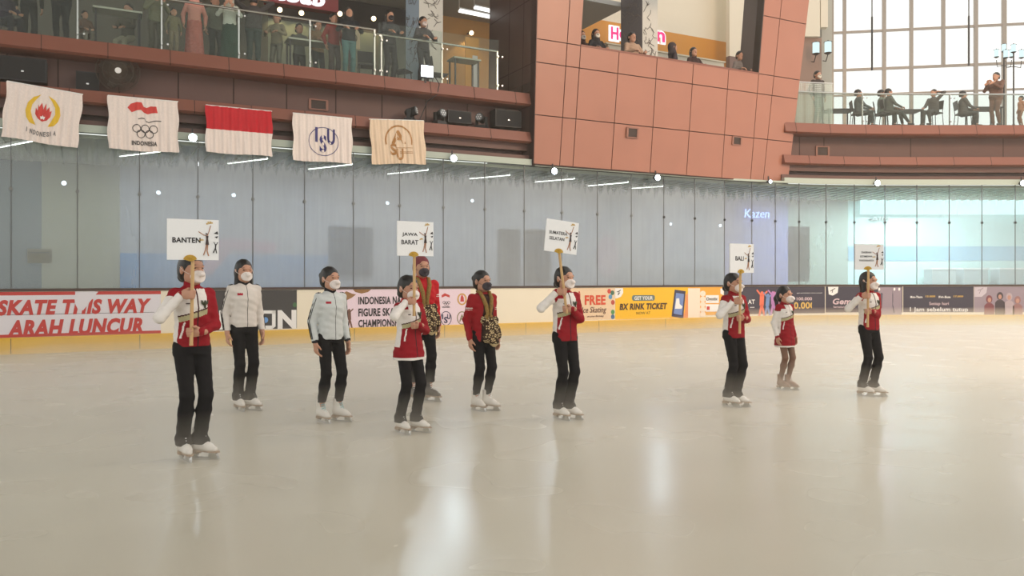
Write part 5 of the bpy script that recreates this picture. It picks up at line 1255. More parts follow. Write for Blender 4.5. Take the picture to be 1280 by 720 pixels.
placard('white placard with gilded fan reading BANTEN, held by the nearest person', b, t, apparent(8, 240), 0.40, 0.335, [('BANTEN', 0.10, 0.42, 0.54, 0.13)])
b, t = hold(511, 541, 1.46, 40, (518, 320), (517.5, 395), 1.36, 1.10, ydist=0.2, label='child in oversized red and white team jacket holding the JAWA BARAT placard', hair='lowbun', turn=-0.1, nod=0.08, hs=1.26, hem=0.72, feet=[(-0.075, 0.04, -0.1), (0.090, -0.03, 0.3)], **team)
placard('white placard with gilded fan reading JAWA BARAT', b, t, apparent(28, 518), 0.395, 0.335, [('JAWA', 0.13, 0.55, 0.42, 0.12), ('BARAT', 0.11, 0.33, 0.46, 0.13)])
b, t = hold(706, 524, 1.56, 36, (699, 316), (708.5, 392), 1.35, 1.16, label='person in red and white team jacket holding the tilted SUMATERA SELATAN placard', hair='lowbun', hem=0.80, turn=0.1, feet=[(-0.053, 0.03, 0.1), (0.060, -0.01, 0.35)], **team)
placard('white placard leaning left, reading SUMATERA SELATAN', b, t, apparent(32, 700), 0.40, 0.34, [('SUMATERA', 0.10, 0.55, 0.56, 0.10), ('SELATAN', 0.12, 0.37, 0.46, 0.10)], 0.1)
b, t = hold(917, 508, 1.50, 46, (925.5, 341), (924.5, 417), 1.27, 1.06, label='person in red and white team jacket holding the BALI placard', hair='lowbun', turn=0.1, girth=1.03, hem=0.80, feet=[(-0.053, 0.03, 0.2), (0.060, -0.01, 0.35)], **team)
placard('narrow looking white placard reading BALI', b, t, apparent(48, 925), 0.40, 0.34, [('BALI', 0.22, 0.42, 0.34, 0.15)])
b, t = hold(1086, 495, 1.52, 46, (1085.5, 337), (1084.5, 409), 1.30, 1.09, ydist=0.2, label='person in team jacket holding the three-line placard, farthest right on the ice', hair='long', turn=0.1, hem=0.83, feet=[(-0.068, 0.03, 0.2), (0.075, -0.02, 0.45)], **team)
placard('grey white placard with three lines reading DAERAH ISTIMEWA YOGYAKARTA', b, t, apparent(30, 1086), 0.385, 0.325, [('DAERAH', 0.22, 0.64, 0.34, 0.07), ('ISTIMEWA', 0.18, 0.48, 0.42, 0.07), ('YOGYAKARTA', 0.13, 0.32, 0.52, 0.07)])

# white track jackets
TW = fabric('track_white', (216, 208, 200)); TS = fabric('track_silver', (204, 208, 206)); TK = fabric('track_black', (34, 32, 36)); TR = fabric('patch_red', (176, 30, 52))
def track(C, pid):
    x, y, z = C[:, 0], C[:, 1], C[:, 2]; mi = np.zeros(len(C), int)
    mi[(pid == 4) | (pid == 5)] = 1; t = pid == 1
    mi[t & (y < 0) & (np.abs(x) < 0.004)] = 1; mi[t & (y < 0) & (x < -0.05) & (x > -0.105) & (z > 1.225) & (z < 1.25)] = 2
    return mi
def sleeve_stripes(root, up, A, Lg, dz):
    for sx, (sh, el, w, *_r) in zip((-1, 1), A):
        for a in (-0.42, 0.0, 0.42):
            n = Vector((sx * math.cos(a), math.sin(a), 0.0)); n2 = Vector((sx * math.cos(a) * .5, math.sin(a), .8)).normalized(); mb = MB()
            mb.tube([sh + Vector((-sx * .03, 0, .01)) + n2 * .052, sh + n2 * .053, sh + Vector((0, 0, -.03)) + n * .054, sh.lerp(el, .5) + n * .0505, el + n * .0485, el.lerp(w, .45) + n * .0445, el.lerp(w, .84) + n * .0375], 0.0042, 6)
            mb.build('sleeve_stripe', TK, root, True, True)
armd = [dict(w=(-0.196, -0.02, 0.80), rel=True, hint=(-.3, 1, 0)), dict(w=(0.196, -0.04, 0.80), rel=True, hint=(.3, 1, 0))]
person('person in white track jacket and flared black trousers, right of the BANTEN placard', stand(305, 513), apparent(20, 305), H=1.645, lift=LIFT, top=track, top_m=[TW, TK, TR], collar=TK, hair='long', hem=0.865, arms=armd, feet=[(-0.053, 0.03, 0.0), (0.068, -0.02, 0.4)], after=sleeve_stripes)
person('person in silvery track jacket and black leggings with turquoise laced white skates', stand(413, 527), apparent(30, 413), H=1.555, lift=LIFT, top=track, top_m=[TS, TK, TR], collar=TK, hair='bun', hem=0.83, arms=armd, turn=0.1, feet=[(-0.090, 0.03, 0.0), (0.090, -0.03, 0.35)], pants_len=0.135, flare=False, boots='laced', lace_m=mat('turquoise_laces', (90, 176, 186)), lname='turquoise laces', after=sleeve_stripes)

# official in red behind the JAWA BARAT holder, and the woman in a blazer with batik
GOLDC = fabric('gold_batik', (140, 112, 62), noise=0.6, nscale=60); DKB = fabric('dark_batik', (60, 44, 34), noise=0.6, nscale=50)
def stripe_arm(C, pid):
    mi = np.where((pid >= 2) & (C[:, 2] > 1.145) & (C[:, 2] < 1.175) & (np.abs(C[:, 2] - 1.16) > 0.004), 1, 0); return np.where(pid >= 4, 0, mi)
def scarf(root, up, A, Lg, dz, long=0.92, sash=True, y0=-0.118):
    mb = MB()
    for sx in (-1, 1):
        pts = [(sx * 0.062, 0.03, 1.375), (sx * 0.068, -0.055, 1.36), (sx * 0.06, -0.11, 1.29), (sx * 0.035, y0 - .018, 1.2), (sx * 0.02, y0 - .022, 1.1), (sx * 0.03, y0 - .016, long + .08), (sx * 0.035, y0 - .01, long)]
        mb.tube([up(p) for p in pts], [0.016, 0.022, 0.026, 0.026, 0.02, 0.024, 0.03], 9)
    mb.build('scarf', GOLDC, root, True, True)
    if sash:
        fd = Field((-.2, -.24, .66 + dz), (.24, .17, 1.08 + dz), 0.006)
        fd.cone((-.07, -.125, 1.03 + dz), (.12, -.105, 1.03 + dz), .035, .035, .02, 1); fd.cone((-0.04, -.135, 1.0 + dz), (-0.02, -.15, .80 + dz), .04, .055, .03, 1); fd.cone((0.05, -.135, 1.0 + dz), (0.07, -.155, .76 + dz), .05, .06, .03, 1); fd.cone((0.11, -.11, 1.0 + dz), (0.15, -.11, .84 + dz), .04, .05, .03, 1)
        fd.wrinkle(0.006, 60, 40, 1.0)
        def mf(C, pid):
            q = C[:, 2] - dz; return np.where((np.sin(C[:, 0] * 110 + np.sin(q * 60) * 2) * np.sin(q * 130 - C[:, 0] * 50 + np.cos(C[:,0]*90)) > 0.30) | (q < 0.74), 1, 0)
        fd.build('batik_sash', [DKB, fabric('sash_cream', (206, 184, 140))], root, mf)
rd = fabric('blazer_red', (150, 26, 34)); rb = fabric('bright_red', (186, 28, 38))
bm_ = fabric('mask_charcoal', (66, 62, 68))
person('man in red jacket with black mask, behind the child with the JAWA BARAT placard', stand(527, 501), apparent(20, 527), H=1.70, lift=LIFT, top=stripe_arm, top_m=[rb, M_['wht']], collar=rb, hair='short', hair_m=fabric('maroon_cap', (120, 60, 66)), mask_m=bm_, girth=1.1, hem=0.82, arms=armd, boots='black', boot_m=mat('black_leather', (44, 40, 40), rough=0.4), feet=[(-0.075, 0.03, -0.1), (0.083, -0.05, 0.5)], after=scarf, pants_len=0.14)
def blazer(C, pid):
    x, y, z = C[:, 0], C[:, 1], C[:, 2]; mi = stripe_arm(C, pid)
    return np.where((pid == 1) & (y < -0.02) & (x > -0.055 - (1.25 - z) * 0.08) & (x < 0.095 + (1.25 - z) * 0.03) & (z < 1.34), 2, mi)
def bz(root, up, A, Lg, dz): scarf(root, up, A, Lg, dz, 1.0, True)
person('person in long dark red blazer with gold scarf, batik sash and grey mask', stand(603, 513), apparent(34, 603), H=1.525, lift=LIFT, top=blazer, top_m=[rd, M_['wht'], fabric('brown_top', (56, 34, 32))], jname='blazer', collar=None, hair='bun', mask_m=bm_, girth=1.04, hem=0.76, arms=armd, turn=0.1, feet=[(-0.068, 0.03, 0.1), (0.068, -0.02, 0.4)], after=bz, pants_len=0.11, flare=False)
# child without trousers, tan tights and skates
tan = mat('tan_tights', (116, 84, 66), rough=0.6)
person('child in oversized red and white team jacket with bare looking tan legs and tan skates', stand(981, 487), apparent(48, 981), H=1.325, lift=LIFT, hs=1.30, hair='ponytail', pants=False, hem=0.63, skirt=tan, arms=armd, boots='tan', boot_m=mat('tan_leather', (142, 108, 88), rough=0.5), lace_m=mat('tan_laces', (150, 116, 96)), feet=[(-0.045, 0.03, 0.1), (0.053, -0.04, 0.3)], turn=0.1, **team)
# ------------------------------------------------------------------ upstairs: shop fronts, columns, lights
def pbox(mb, px0, px1, off0, off1, z0, z1, m=0): sweep(mb, sof(px0, off1, True), sof(px1, off1, True), rect(off0, off1, z0, z1), m, True)
def zz(py, px, off): return zat(py, S(sof(px, off, True), off, 0, True).y)
# maroon shop sign
r = empty('shop_sign', S(sof(380, -3.2, True), -3.2, 9.2, True), 0, 'maroon shop sign with white lettering hanging over the gallery tables', 'sign')
mb = MB(); pbox(mb, 332, 423, -3.5, -3.2, zz(15.5, 423, -3.2), zz(-22, 380, -3.2)); mb.build('sign_board', mat('sign_maroon', (128, 36, 42), rough=0.5), r)
mb = MB(); M = frameM(sof(370, -3.19, True), -3.19, 0, True); add_text(mb, 'kebab', -0.95, zz(6.5, 385, -3.2), 1.75, 0.42, M, 0.02, 0.15, 0.05); mb.build('lettering', glow('letter_white', (250, 246, 250), 1.3), r)
mb = MB(); pbox(mb, 336, 338, -3.4, -3.3, zz(-22, 380, -3.2), 10.45); pbox(mb, 418, 420, -3.4, -3.3, zz(-22, 380, -3.2), 10.45); mb.build('hanger', M_['darkm'], r)
# counter of that shop, menu board
def counter(px0, px1, off, zt, label, m, name='counter'):
    r = empty(name, S(sof((px0 + px1) / 2, off, True), off, 6.5, True), 0, label, 'counter')
    mb = MB(); pbox(mb, px0, px1, off - 0.6, off, 6.5 if zt < 9 else 6.87, zt - 0.05); mb.build('body', m, r); mb = MB(); pbox(mb, px0 - 2, px1 + 2, off - 0.65, off + 0.05, zt - 0.05, zt); mb.build('counter_top', mat('counter_cream', (206, 196, 172), rough=0.5), r)
counter(340, 412, -4.6, 7.7, 'long shop counter under the maroon sign', mat('counter_grey', (92, 92, 86), rough=0.6))
counter(760, 905, -4.9, 10.0, 'pale shop counter front behind the bay parapet', mat('counter_pale', (198, 190, 172), rough=0.6))
r = empty('menu_board', S(sof(438, -4.5, True), -4.5, 7.6, True), 0, 'cream menu board with two round drawings beside the maroon sign', 'menu board')
mb = MB(); pbox(mb, 427, 450, -4.55, -4.5, zz(60, 438, -4.5), zz(35, 438, -4.5)); mb.build('board', mat('menu_cream', (226, 206, 168), rough=0.6), r)
mb = MB(); M = frameM(sof(438, -4.49, True), -4.49, 0, True); zc = zz(47, 438, -4.5)
for x in (-0.16, 0.1): mb.tube([M @ Vector((x + 0.1 * math.cos(a), 0, zc + 0.12 * math.sin(a))) for a in np.linspace(0, 2 * math.pi, 19)], 0.012, 5, cap=False)
mb.build('drawing', INK, r); mb = MB(); pbox(mb, 436, 440, -4.6, -4.55, 6.5, zz(35, 438, -4.5)); mb.build('stand', M_['darkm'], r)
# wall spots with yellow light
for k, (px, py) in enumerate(((424, 16), (466, 22), (349, 11), (376, 15), (588, 40))):
    off = -5.7; M = frameM(sof(px, off, True), off, zz(py, px, off), True)
    t = empty('wall_spotlight', M.translation, 0, 'small warm spotlight in the gallery, %s from the left' % ['third', 'fourth', 'first', 'second', 'fifth'][k], 'spotlight', 'small spotlights in the gallery')
    mb = MB(); mb.tube([(0, 0.28, 0), (0, 0.0, 0), (0, -0.08, -0.05)], [0.02, 0.05, 0.07], 10, M=M); mb.build('housing', M_['darkm'], t)
    mb = MB(); mb.tube([(0, -0.08, -0.05), (0, -0.10, -0.063)], 0.075, 10, M=M); mb.build('lens', glow('warm_glow', (255, 226, 170), 7.0), t)
    d = bpy.data.lights.new('warm_spot', 'SPOT'); d.energy = 16; d.color = (1, 0.75, 0.35); d.spot_size = 1.5; d.shadow_soft_size = 0.05; o = bpy.data.objects.new('warm_spot', d); link(o); o.location = M @ Vector((0, -0.15, -0.1)); o.rotation_euler = (Vector(M @ Vector((0, 0.35, -1.0))) - o.location).to_track_quat('-Z', 'Y').to_euler()
# ceiling lamps over the tan wall
for k, (px0, py0, px1, py1) in enumerate(((574, 13, 618, 22), (593, 9, 622, 15.5))):
    off0, off1 = -2.9 - k * .9, -3.9 - k * .9; a = S(sof(px0, off0, True), off0, 10.34, True); b = S(sof(px1, off0, True), off0, 10.34, True)
    zc = zz((py0 + py1) / 2, (px0 + px1) / 2, off0); a.z = zat(py0, a.y); b.z = zat(py1, b.y)
    t = empty('ceiling_lamp', (a + b) / 2, 0, 'long white fluorescent lamp over the tan wall, %s one' % ['longer lower', 'shorter upper'][k], 'ceiling light', 'fluorescent lamps over the tan wall')
    mb = MB(); mb.tube([a, b], 0.06, 8); mb.build('diffuser', glow('lamp_white', (255, 255, 250), 2.6), t)
    mb = MB(); mb.tube([a + Vector((0, 0, .05)), b + Vector((0, 0, .05))], 0.05, 6)
    for q in (a, b): mb.tube([q, Vector((q.x, q.y, 10.42))], 0.01, 5)
    mb.build('housing', M_['white'], t)
# two painted columns
def col(px0, pxm, px1, off, label, z1, left_m, right_m, seed):
    rnd = random.Random(seed); r = empty('painted_column', S(sof((px0 + px1) / 2, off, True), off, 6.5, True), 0, label, 'column')
    c = S(sof(pxm, off, True), off, 0, True); Y = c.y; wl = (pxm - px0) / F * Y; wr = (px1 - pxm) / F * Y
    a = Vector((c.x - wl * 1.0, c.y + wl * .9)); b = Vector((c.x + wr * 1.0, c.y + wr * .25)); d = a + (b - Vector((c.x, c.y)))
    q = [(a.x, a.y), (c.x, c.y), (b.x, b.y), (d.x, d.y)]
    obj('column_shaft', [(x, y, z) for z in (6.5, z1) for x, y in q], [(0, 1, 5, 4), (1, 2, 6, 5), (2, 3, 7, 6), (3, 0, 4, 7), (3, 2, 1, 0), (4, 5, 6, 7)], [left_m, right_m], r, [0, 1, 1, 0, 0, 0])
    for (p0, p1, nm) in ((Vector((a.x, a.y)), Vector((c.x, c.y)), 'left'), (Vector((c.x, c.y)), Vector((b.x, b.y)), 'right')):
        mb = MB(); e = (p1 - p0); nn = Vector((e.y, -e.x)).normalized() * 0.012
        for _ in range(26 if e.length > .3 else 14):
            x, z = rnd.uniform(.15, .85), rnd.uniform(7.6, z1 - .2); pts = []
            for k in range(5):
                x = min(.93, max(.07, x + rnd.uniform(-.22, .22))); z += rnd.uniform(-.14, .14); w = p0 + e * x + nn; pts.append((w.x, w.y, z))
            mb.tube(pts, 0.008, 4)
        mb.build('ink_drawing', mat('drawing_grey', (120, 112, 108)), r)
CW = mat('column_white', (224, 220, 210), rough=0.6); CSH = mat('column_grey', (104, 100, 104), rough=0.6)
col(505, 524, 553, -2.2, 'white column covered in ink drawings behind the large floodlight', 10.4, mat('column_blue', (176, 192, 206)), CW, 3)
col(779, 803, 823, -1.6, 'two-toned column with ink drawings in the bay opening', 10.6, CSH, CW, 5)  # grey left face is the shadow side, put into the colour
# shop letters on the ochre fascia
r = empty('shop_lettering', S(sof(790, -5.9, True), -5.9, 10.1, True), 0, 'glowing pink and white shop letters on the ochre wall behind the bay column', 'sign')
for txt, x0, x1, y0, y1 in (('H', 762, 772, 34, 50.5), ('o', 772.5, 782, 38.5, 50.5), ('n', 819, 830, 40, 53.5)):
    o_ = -5.93; sa, sb_ = sof(x0, o_, True), sof(x1, o_, True); M = frameM((sa + sb_) / 2, o_, 0, True); z0 = zat(y1, M.translation.y); z1 = zat(y0, M.translation.y); w = sb_ - sa
    mb = MB(); add_text(mb, txt, -w / 2 - .05, z0 - .05, w + .1, z1 - z0 + .1, M, 0.05, 0, 0.16); mb.build('letter_outline', glow('letter_white', (0, 0, 0), 1), r)
    mb = MB(); add_text(mb, txt, -w / 2 + .02, z0 + .02, w - .04, z1 - z0 - .04, M @ Matrix.Translation((0, -0.06, 0)), 0.03, 0, 0.02); mb.build('letter', glow('letter_pink', (240, 60, 130), 1.2), r)
# furniture
def table(loc, w, d, h, label, m, group=None, rz=0.48):
    t = empty('cafe_table', loc, rz, label, 'table', group); X = PM[t]
    mb = MB(); mb.box((0, 0, h - .02), (w, d, 0.04), X); mb.build('tabletop', m, t)
    for a in (-1, 1):
        for b_ in (-1, 1): mb = MB(); mb.box((a * (w / 2 - .06), b_ * (d / 2 - .06), (h - .04) / 2), (.04, .04, h - .04), X); mb.build('leg', M_['darkm'], t)
def chair(loc, rz, label, group, m):
    t = empty('cafe_chair', loc, rz, label, 'chair', group); X = PM[t]
    mb = MB(); mb.box((0, 0, .45), (.42, .42, .035), X); mb.build('seat', m, t)
    mb = MB(); mb.box((0, 0, 0), (.40, .025, .30), X @ Matrix.Translation((0, .235, .74)) @ Matrix.Rotation(-.15, 4, 'X')); mb.build('backrest', m, t)
    for a in (-1, 1):
        mb = MB(); mb.tube([X @ Vector(p) for p in ((a * .19, .25, 0), (a * .185, .2, .45), (a * .18, .26, .88))], .012, 6); mb.build('leg', M_['darkm'], t)
        mb = MB(); mb.tube([X @ Vector(p) for p in ((a * .20, -.2, 0), (a * .18, -.18, .44))], .012, 6); mb.build('leg', M_['darkm'], t)
G0 = lambda px, off, z=6.5: S(sof(px, off), off, z)
TT = mat('table_pale', (196, 196, 180), rough=0.4)
table(G0(147, -1.1), 1.0, .5, 1.06, 'pale high table at the railing left of the child in camouflage', TT)
table(G0(388, -1.2), 1.2, .5, .98, 'pale high table at the railing under the maroon sign', TT)
table(G0(580, -0.9), .8, .5, .98, 'pale table at the end of the balustrade near the bay', TT)
chair(G0(458, -0.8), 0.3, 'dark chair at the railing right of the person in a dark hoodie', 'gallery chairs', M_['dark'])
chair(G0(502, -0.9), 1.2, 'dark chair behind the large floodlight', 'gallery chairs', M_['dark'])
chair(G0(548, -0.8), 2.0, 'dark chair right of the large floodlight', 'gallery chairs', M_['dark'])
r = empty('beverage_poster', G0(590, -1.6), 0, 'tall orange and white roll-up poster behind the balustrade', 'poster')  # flat upright panel standing in for an orange and white garment
mb = MB(); M = frameM(sof(590, -1.6), -1.6, 6.5); mb.box((0, 0, 0.95), (0.42, 0.02, 1.8), M); mb.build('poster_sheet', mat('poster_orange', (226, 160, 60), rough=.5), r); mb = MB(); mb.box((.09, -.014, .8), (.16, .008, 1.1), M); mb.build('pale_panel', M_['white'], r); mb = MB(); mb.box((0, 0, .03), (.5, .2, .06), M); mb.build('base', M_['darkm'], r)

# ------------------------------------------------------------------ people upstairs
_cm = {}; grp = 'guests on the cafe terrace'
def cl(rgb):
    if rgb not in _cm: _cm[rgb] = fabric('cloth_%d_%d_%d' % rgb, rgb)
    return _cm[rgb]
REST = [dict(w=(-0.23, -0.05, 0.83), rel=True), dict(w=(0.23, -0.05, 0.83), rel=True)]
RAIL = [dict(w=(-0.16, -0.33, 1.08), f=(0.5, -0.7, -0.2), n=(0, 0, -1), t=(0.6, 0.5, 0), curl=(.3, .4, .3), hint=(-.6, .4, -.6)), dict(w=(0.16, -0.33, 1.08), f=(-0.5, -0.7, -0.2), n=(0, 0, -1), t=(-0.6, 0.5, 0), curl=(.3, .4, .3), hint=(.6, .4, -.6))]
PHONE = [dict(w=(-0.10, -0.30, 1.22), f=(.3, -.4, .7), n=(.8, 0, .2), t=(0, -.3, .9), curl=(.6, .8, .6), hint=(-.6, .3, -.7)), dict(w=(0.10, -0.30, 1.22), f=(-.3, -.4, .7), n=(-.8, 0, .2), t=(0, -.3, .9), curl=(.6, .8, .6), hint=(.6, .3, -.7))]
HEAD = [dict(w=(-0.16, 0.0, 1.52), f=(.8, .3, .2), n=(.3, .2, -.8), t=(0, 1, 0), curl=(.4, .5, .4), hint=(-1, -.1, .3)), dict(w=(0.16, 0.0, 1.52), f=(-.8, .3, .2), n=(-.3, .2, -.8), t=(0, 1, 0), curl=(.4, .5, .4), hint=(1, -.1, .3))]
LAP = [dict(w=(-0.12, -0.36, .98), f=(.4, -.9, -.1), n=(0, 0, -1), t=(.9, 0, 0), curl=(.4, .5, .3), hint=(-.6, .4, -.7)), dict(w=(0.12, -0.36, .98), f=(-.4, -.9, -.1), n=(0, 0, -1), t=(-.9, 0, 0), curl=(.4, .5, .3), hint=(.6, .4, -.7))]
SITF = [(-0.11, -0.42, 0.1), (0.11, -0.36, -0.1)]
def guest(label, loc, rz, H, top, legs, pose=REST, hair='short', sit=0.0, group='spectators upstairs', mask=None, hair_m=None, hem=.84, skirt=None, girth=1.0, res=.012, feet=None, **k):
    if skirt is not None:
        def after(root, up, A, Lg, dz):
            fd = Field((-.28, -.25, .05), (.28, .25, 1.0), .014); fd.loft([(.08, .22, .18, 0, 0), (.5, .19, .16, 0, 0), (.86, .16, .13, 0, 0), (.96, .13, .10, 0, 0)], .02); fd.wrinkle(.006, 45, 6, 1); fd.build('skirt', skirt, root)
        k['after'] = after
    return person(label, loc, rz, H=H, arms=pose, sit=sit, feet=feet or (SITF if sit else [(-.09, 0, -.1), (.09, 0, .15)]), top=lambda C, pid: np.zeros(len(C), int), top_m=[cl(top), cl(top)], jname='shirt', pants_m=cl(legs), hair=hair, hair_m=hair_m, mask=bool(mask), mask_m=cl(mask) if mask else None, boots=None, hem=hem, girth=girth * (1.18 if group == grp else 1.0), res=res, detail=False, flare=False, pants_len=.09, group=group, **k)
ICE = 0.48
g_ = lambda px, off: G0(px, off, 6.5)
guest('person in dark purple clothes seated at the far left of the gallery', g_(6, -1.0), ICE + .6, 1.62, (58, 48, 66), (40, 38, 46), LAP, 'hood', .38, hair_m=cl((60, 52, 66)))
chair(g_(6, -1.0), ICE + .6, 'dark chair under the purple dressed person at the far left', 'gallery chairs', M_['dark'])
guest('person in plain dark clothes beside the purple dressed one', g_(36, -.9), ICE + 3.0, 1.66, (44, 42, 42), (36, 34, 34))
guest('stout person in black leaning on the railing with white trim on the sleeve', g_(77, -.5), ICE - .2, 1.68, (20, 20, 22), (20, 20, 22), RAIL, 'hood', hair_m=cl((24, 24, 28)), girth=1.3)
guest('child in brown sitting low behind the railing next to the person in black', g_(106, -.8), ICE + .3, 1.15, (104, 78, 66), (120, 112, 100), LAP, sit=.38)
guest('person in beige trousers sitting at the first high table', g_(160, -1.75), ICE - .5, 1.66, (96, 90, 76), (176, 168, 146), LAP, sit=.2)
guest('person in khaki camouflage standing behind the boy', g_(194, -.9), ICE + .2, 1.66, (122, 122, 98), (92, 88, 76), PHONE)
guest('boy in camouflage shirt with dark hair at the railing', g_(217, -.32), ICE + .1, 1.06, (124, 116, 92), (136, 124, 104), REST, hs=1.3)
guest('woman in pink and orange flowered dress at the railing', g_(243, -.55), ICE - .1, 1.62, (212, 146, 132), (190, 120, 110), REST, 'hood', hair_m=cl((216, 156, 140)), skirt=fabric('flower_dress', (188, 110, 100), noise=.5, nscale=22))
guest('person in olive clothes right of the flowered dress', g_(269, -.95), ICE + .2, 1.68, (112, 116, 100), (70, 74, 70), REST)
guest('person in white top and long dark green skirt at the railing', g_(287, -.5), ICE - .2, 1.64, (206, 208, 196), (44, 66, 56), PHONE, 'hood', hair_m=cl((180, 176, 160)), skirt=cl((48, 72, 60)))
guest('broad person in charcoal seen from behind with both hands at the head', g_(317, -.55), ICE + 2.9, 1.72, (74, 70, 70), (66, 76, 74), HEAD, girth=1.25)
guest('person in khaki leaning toward the table under the maroon sign', g_(346, -1.3), ICE - .6, 1.60, (146, 138, 116), (120, 116, 104), RAIL)
guest('dark haired person in grey behind the table under the maroon sign', g_(374, -2.3), ICE, 1.74, (112, 114, 106), (60, 60, 60), RAIL)
guest('dark haired person in tan behind the table under the maroon sign', g_(397, -1.85), ICE + .2, 1.76, (130, 106, 78), (60, 60, 60), RAIL)
guest('man in red patterned shirt under the yellow spotlight', g_(417, -.85), ICE + .2, 1.66, (150, 50, 46), (90, 80, 76), REST)
guest('person in dark hooded top and teal trousers at the railing', g_(436, -.5), ICE - .1, 1.75, (40, 44, 48), (92, 128, 128), RAIL, 'hood', hair_m=cl((46, 44, 46)), girth=1.1)
guest('person with pale headset looking over the taller balustrade', g_(487, -.5), ICE + .1, 1.84, (60, 60, 64), (50, 50, 54), RAIL, 'long', mask=(60, 56, 60))
guest('dark haired person with pale mask leaning over the taller balustrade', g_(529, -.45), ICE + .1, 1.80, (70, 66, 70), (50, 50, 54), RAIL, mask=(214, 196, 190))
bay = lambda px, off=-.33: S(sof(px, off, True), off, 6.85, True)
guest('person half hidden behind the left pillar of the bay', bay(727, -.85), ICE, 1.92, (70, 50, 44), (50, 50, 50), RAIL, 'hood', hair_m=cl((70, 44, 40)), mask=(220, 210, 200))
guest('person in black hood and pale mask with a camera on the bay parapet', bay(745), ICE - .1, 1.85, (40, 40, 46), (40, 40, 44), RAIL, 'hood', hair_m=cl((46, 42, 44)), mask=(228, 220, 205))
guest('man in dark cap and tan striped top leaning on the bay parapet', bay(790), ICE, 1.94, (176, 146, 124), (50, 50, 50), RAIL, girth=1.15)
guest('person in dark headscarf seen from the side, behind the bay parapet', bay(841), ICE + 1.3, 1.84, (60, 52, 58), (50, 50, 50), REST, 'hood', hair_m=cl((62, 54, 58)))
guest('young person with black hair and red collar facing out over the bay parapet', bay(867), ICE - .1, 1.80, (60, 40, 40), (50, 50, 50), RAIL, 'long')
guest('person in grey shirt by the dark column at the right of the bay', bay(925), ICE - .2, 1.93, (120, 112, 108), (60, 60, 60), RAIL)
# cafe terrace on the right
Z2 = 6.7
mb = MB(); v = [S(s, -0.8) for s in [SR + 0.2] + [c for c in CUM if c > SR + 0.25]]; poly = [(p.x, p.y) for p in v] + [(22, 26.9), (21.5, 32.3), (12.8, 33.6)]; poly = poly[::-1]; n = len(poly)
mb.add([(x, y, Z2) for x, y in poly] + [(x, y, 6.51) for x, y in poly], [tuple(range(n)), tuple(reversed(range(n, 2 * n)))] + [(i, n + i, n + (i + 1) % n, (i + 1) % n) for i in range(n)]); struct(mb, 'floor_terrace', MATS['gallery_tiles'])
c_ = lambda px, Y: Vector(((px - 640) / F * Y, Y, Z2)); HALF = math.pi / 2
grp = 'guests on the cafe terrace'
guest('man in dark clothes with pale mask standing at the left end of the cafe terrace', c_(1022, 27.0), .3, 1.80, (66, 58, 56), (60, 54, 50), REST, mask=(220, 214, 200), group=grp)
guest('seated person with long back silhouetted, leftmost at the cafe tables', c_(1073, 27.4), HALF - .2, 1.66, (84, 90, 90), (60, 66, 66), LAP, sit=.38, group=grp)
guest('seated person in green grey, back of the pair in the middle of the terrace', c_(1102, 27.5), HALF - .5, 1.68, (120, 132, 124), (70, 76, 76), LAP, sit=.38, group=grp)
guest('seated person with stretched legs, front of the pair in the middle of the terrace', c_(1111, 27.2), HALF - .1, 1.64, (92, 94, 88), (70, 72, 72), LAP, sit=.38, group=grp, feet=[(-.12, -.62, .1), (.12, -.5, -.1)])
guest('seated person with one arm raised behind the head in front of the big window', c_(1167, 27.3), -HALF + .5, 1.64, (88, 84, 82), (80, 78, 78), [LAP[0], HEAD[1]], sit=.38, group=grp)
guest('seated person bending toward the table at the right of the terrace', c_(1204, 27.4), HALF - .2, 1.60, (90, 86, 84), (80, 78, 80), LAP, sit=.38, lean=-.0, group=grp, girth=1.1)
guest('person standing near the right end of the terrace holding something at the chest', c_(1245, 27.2), -HALF + .5, 1.80, (110, 84, 74), (120, 90, 78), PHONE, group=grp, girth=1.15)
guest('small child at the far right of the terrace beside the lamp post', c_(1276, 27.2), -HALF, 1.0, (196, 140, 110), (150, 110, 90), REST, hs=1.35, group=grp)
for px, Y, rz, nm in ((1073, 27.4, HALF - .2, 'leftmost seated guest'), (1102, 27.5, HALF - .5, 'guest in green grey'), (1111, 27.2, HALF - .1, 'guest with stretched legs'), (1167, 27.3, -HALF + .5, 'guest with a raised arm'), (1204, 27.4, HALF - .2, 'guest bending to the table')):
    chair(c_(px, Y), rz, 'thin legged terrace chair under the %s' % nm, 'terrace chairs', M_['darkm'])
for k, (px, Y, w) in enumerate(((1048, 28.2, 1.0), (1129, 28.3, 1.1), (1229, 27.9, 1.0))): table(c_(px, Y), w, .7, .74, 'terrace table, %s of three before the big window' % ['left', 'middle', 'right'][k], M_['darkm'], 'terrace tables', 0)
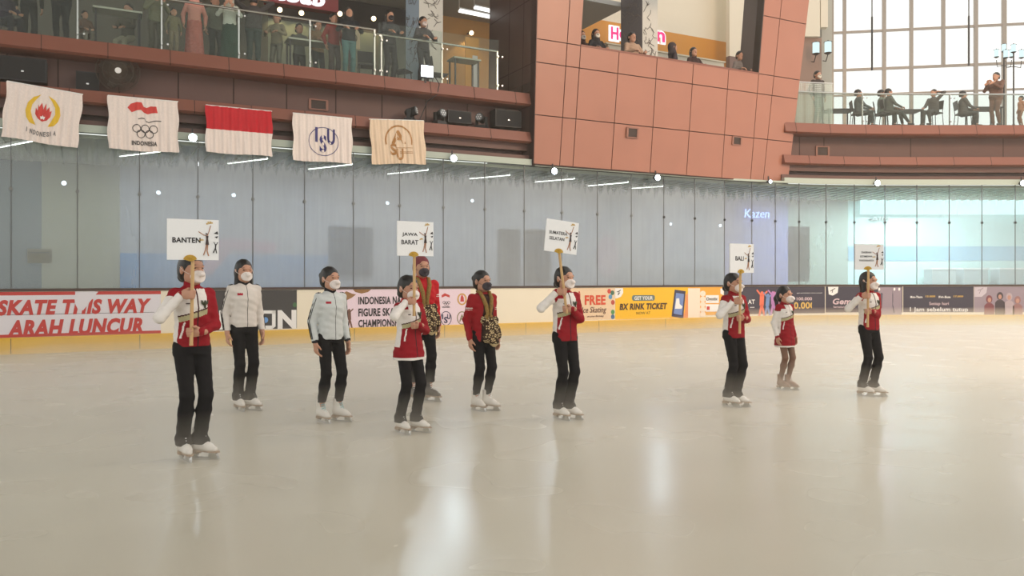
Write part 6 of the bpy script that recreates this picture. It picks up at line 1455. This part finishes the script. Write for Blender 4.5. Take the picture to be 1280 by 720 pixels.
# lamp post, lanterns, hanging rods
def lantern(mb, p, s=1.0): 
    x, y, z = p; mb.tube([(x, y, z + .22 * s), (x, y, z + .17 * s), (x, y, z + .16 * s)], [.01, .05 * s, .13 * s], 10); mb.tube([(x, y, z - .17 * s), (x, y, z - .22 * s)], [.12 * s, .04 * s], 10)
for k, (px, py) in enumerate(((1020, 60), (1035, 59))):
    p = Vector(((px - 640) / F * 31.6, 31.6, zat(py, 31.6))); t = empty('wall_lantern', p, 0, '%s of two white glass lanterns on the brown wall beside the big window' % ['left', 'right'][k], 'lantern', 'wall lanterns')
    mb = MB(); lantern(mb, p, 1.3); mb.tube([p + Vector((0, 0, -.28)), p + Vector((0, .2, -.5)), p + Vector((0, .5, -.4))], .02, 6); mb.build('metal_frame', M_['darkm'], t)
    mb = MB(); mb.tube([p + Vector((0, 0, .2)), p + Vector((0, 0, -.2))], .13, 12); mb.build('glass_shade', glow('lantern_glow', (214, 240, 240), 1.2), t)
for k, (px, Y, H_) in enumerate(((1267, 28.6, 9.6), (1255, 29.6, 9.9))):
    x = (px - 640) / F * Y; t = empty('lamp_post', (x, Y, Z2), 0, ['tall thin lamp post with branching lanterns at the right end of the terrace', 'lamp post with lanterns close to the window mullion, left of the nearer lamp post'][k], 'lamp post', 'lamp posts')
    mb = MB(); mb.tube([(x, Y, Z2), (x, Y, Z2 + .3), (x, Y, Z2 + .35), (x, Y, H_)], [.09, .06, .03, .025], 10)
    for a in (-1, 1): mb.tube([(x, Y, H_ - .5), (x + a * .25, Y, H_ - .55), (x + a * .28, Y, H_ - .3)], .014, 6)
    mb.build('post', M_['darkm'], t)
    for a in (-1, 0, 1):
        mb = MB(); lantern(mb, (x + a * .28, Y, H_ - .05 if a else H_ + .15), .8); l = mb.build('lantern_frame', M_['darkm'], t)
        mb = MB(); zc = H_ - .05 if a else H_ + .15; mb.tube([(x + a * .28, Y, zc + .13), (x + a * .28, Y, zc - .13)], .075, 8); mb.build('shade', MATS['lantern_glow'], l)
for px, y0, y1 in ((1090, 21, 88), (1211, 20, 82)):
    Y = 30.5; x = (px - 640) / F * Y; mb = MB(); mb.tube([(x, Y, 16.5), (x, Y, zat(y1, Y))], .02, 6); mb.tube([(x, Y, zat(y0, Y)), (x, Y, zat(y1, Y))], .035, 6)
    tag(mb.build('hanging_rod', M_['darkm']), 'thin hanging rod in front of the big window, %s one' % ('left' if px < 1100 else 'right'), 'rod', 'hanging rods')
# unseen partial roof slab added to darken the left; right side stays open
mb = MB(); mb.box((-10, 9, 16.2), (26, 40, 0.3)); struct(mb, 'ceiling', mat('hall_ceiling', (150, 146, 140), rough=.8))
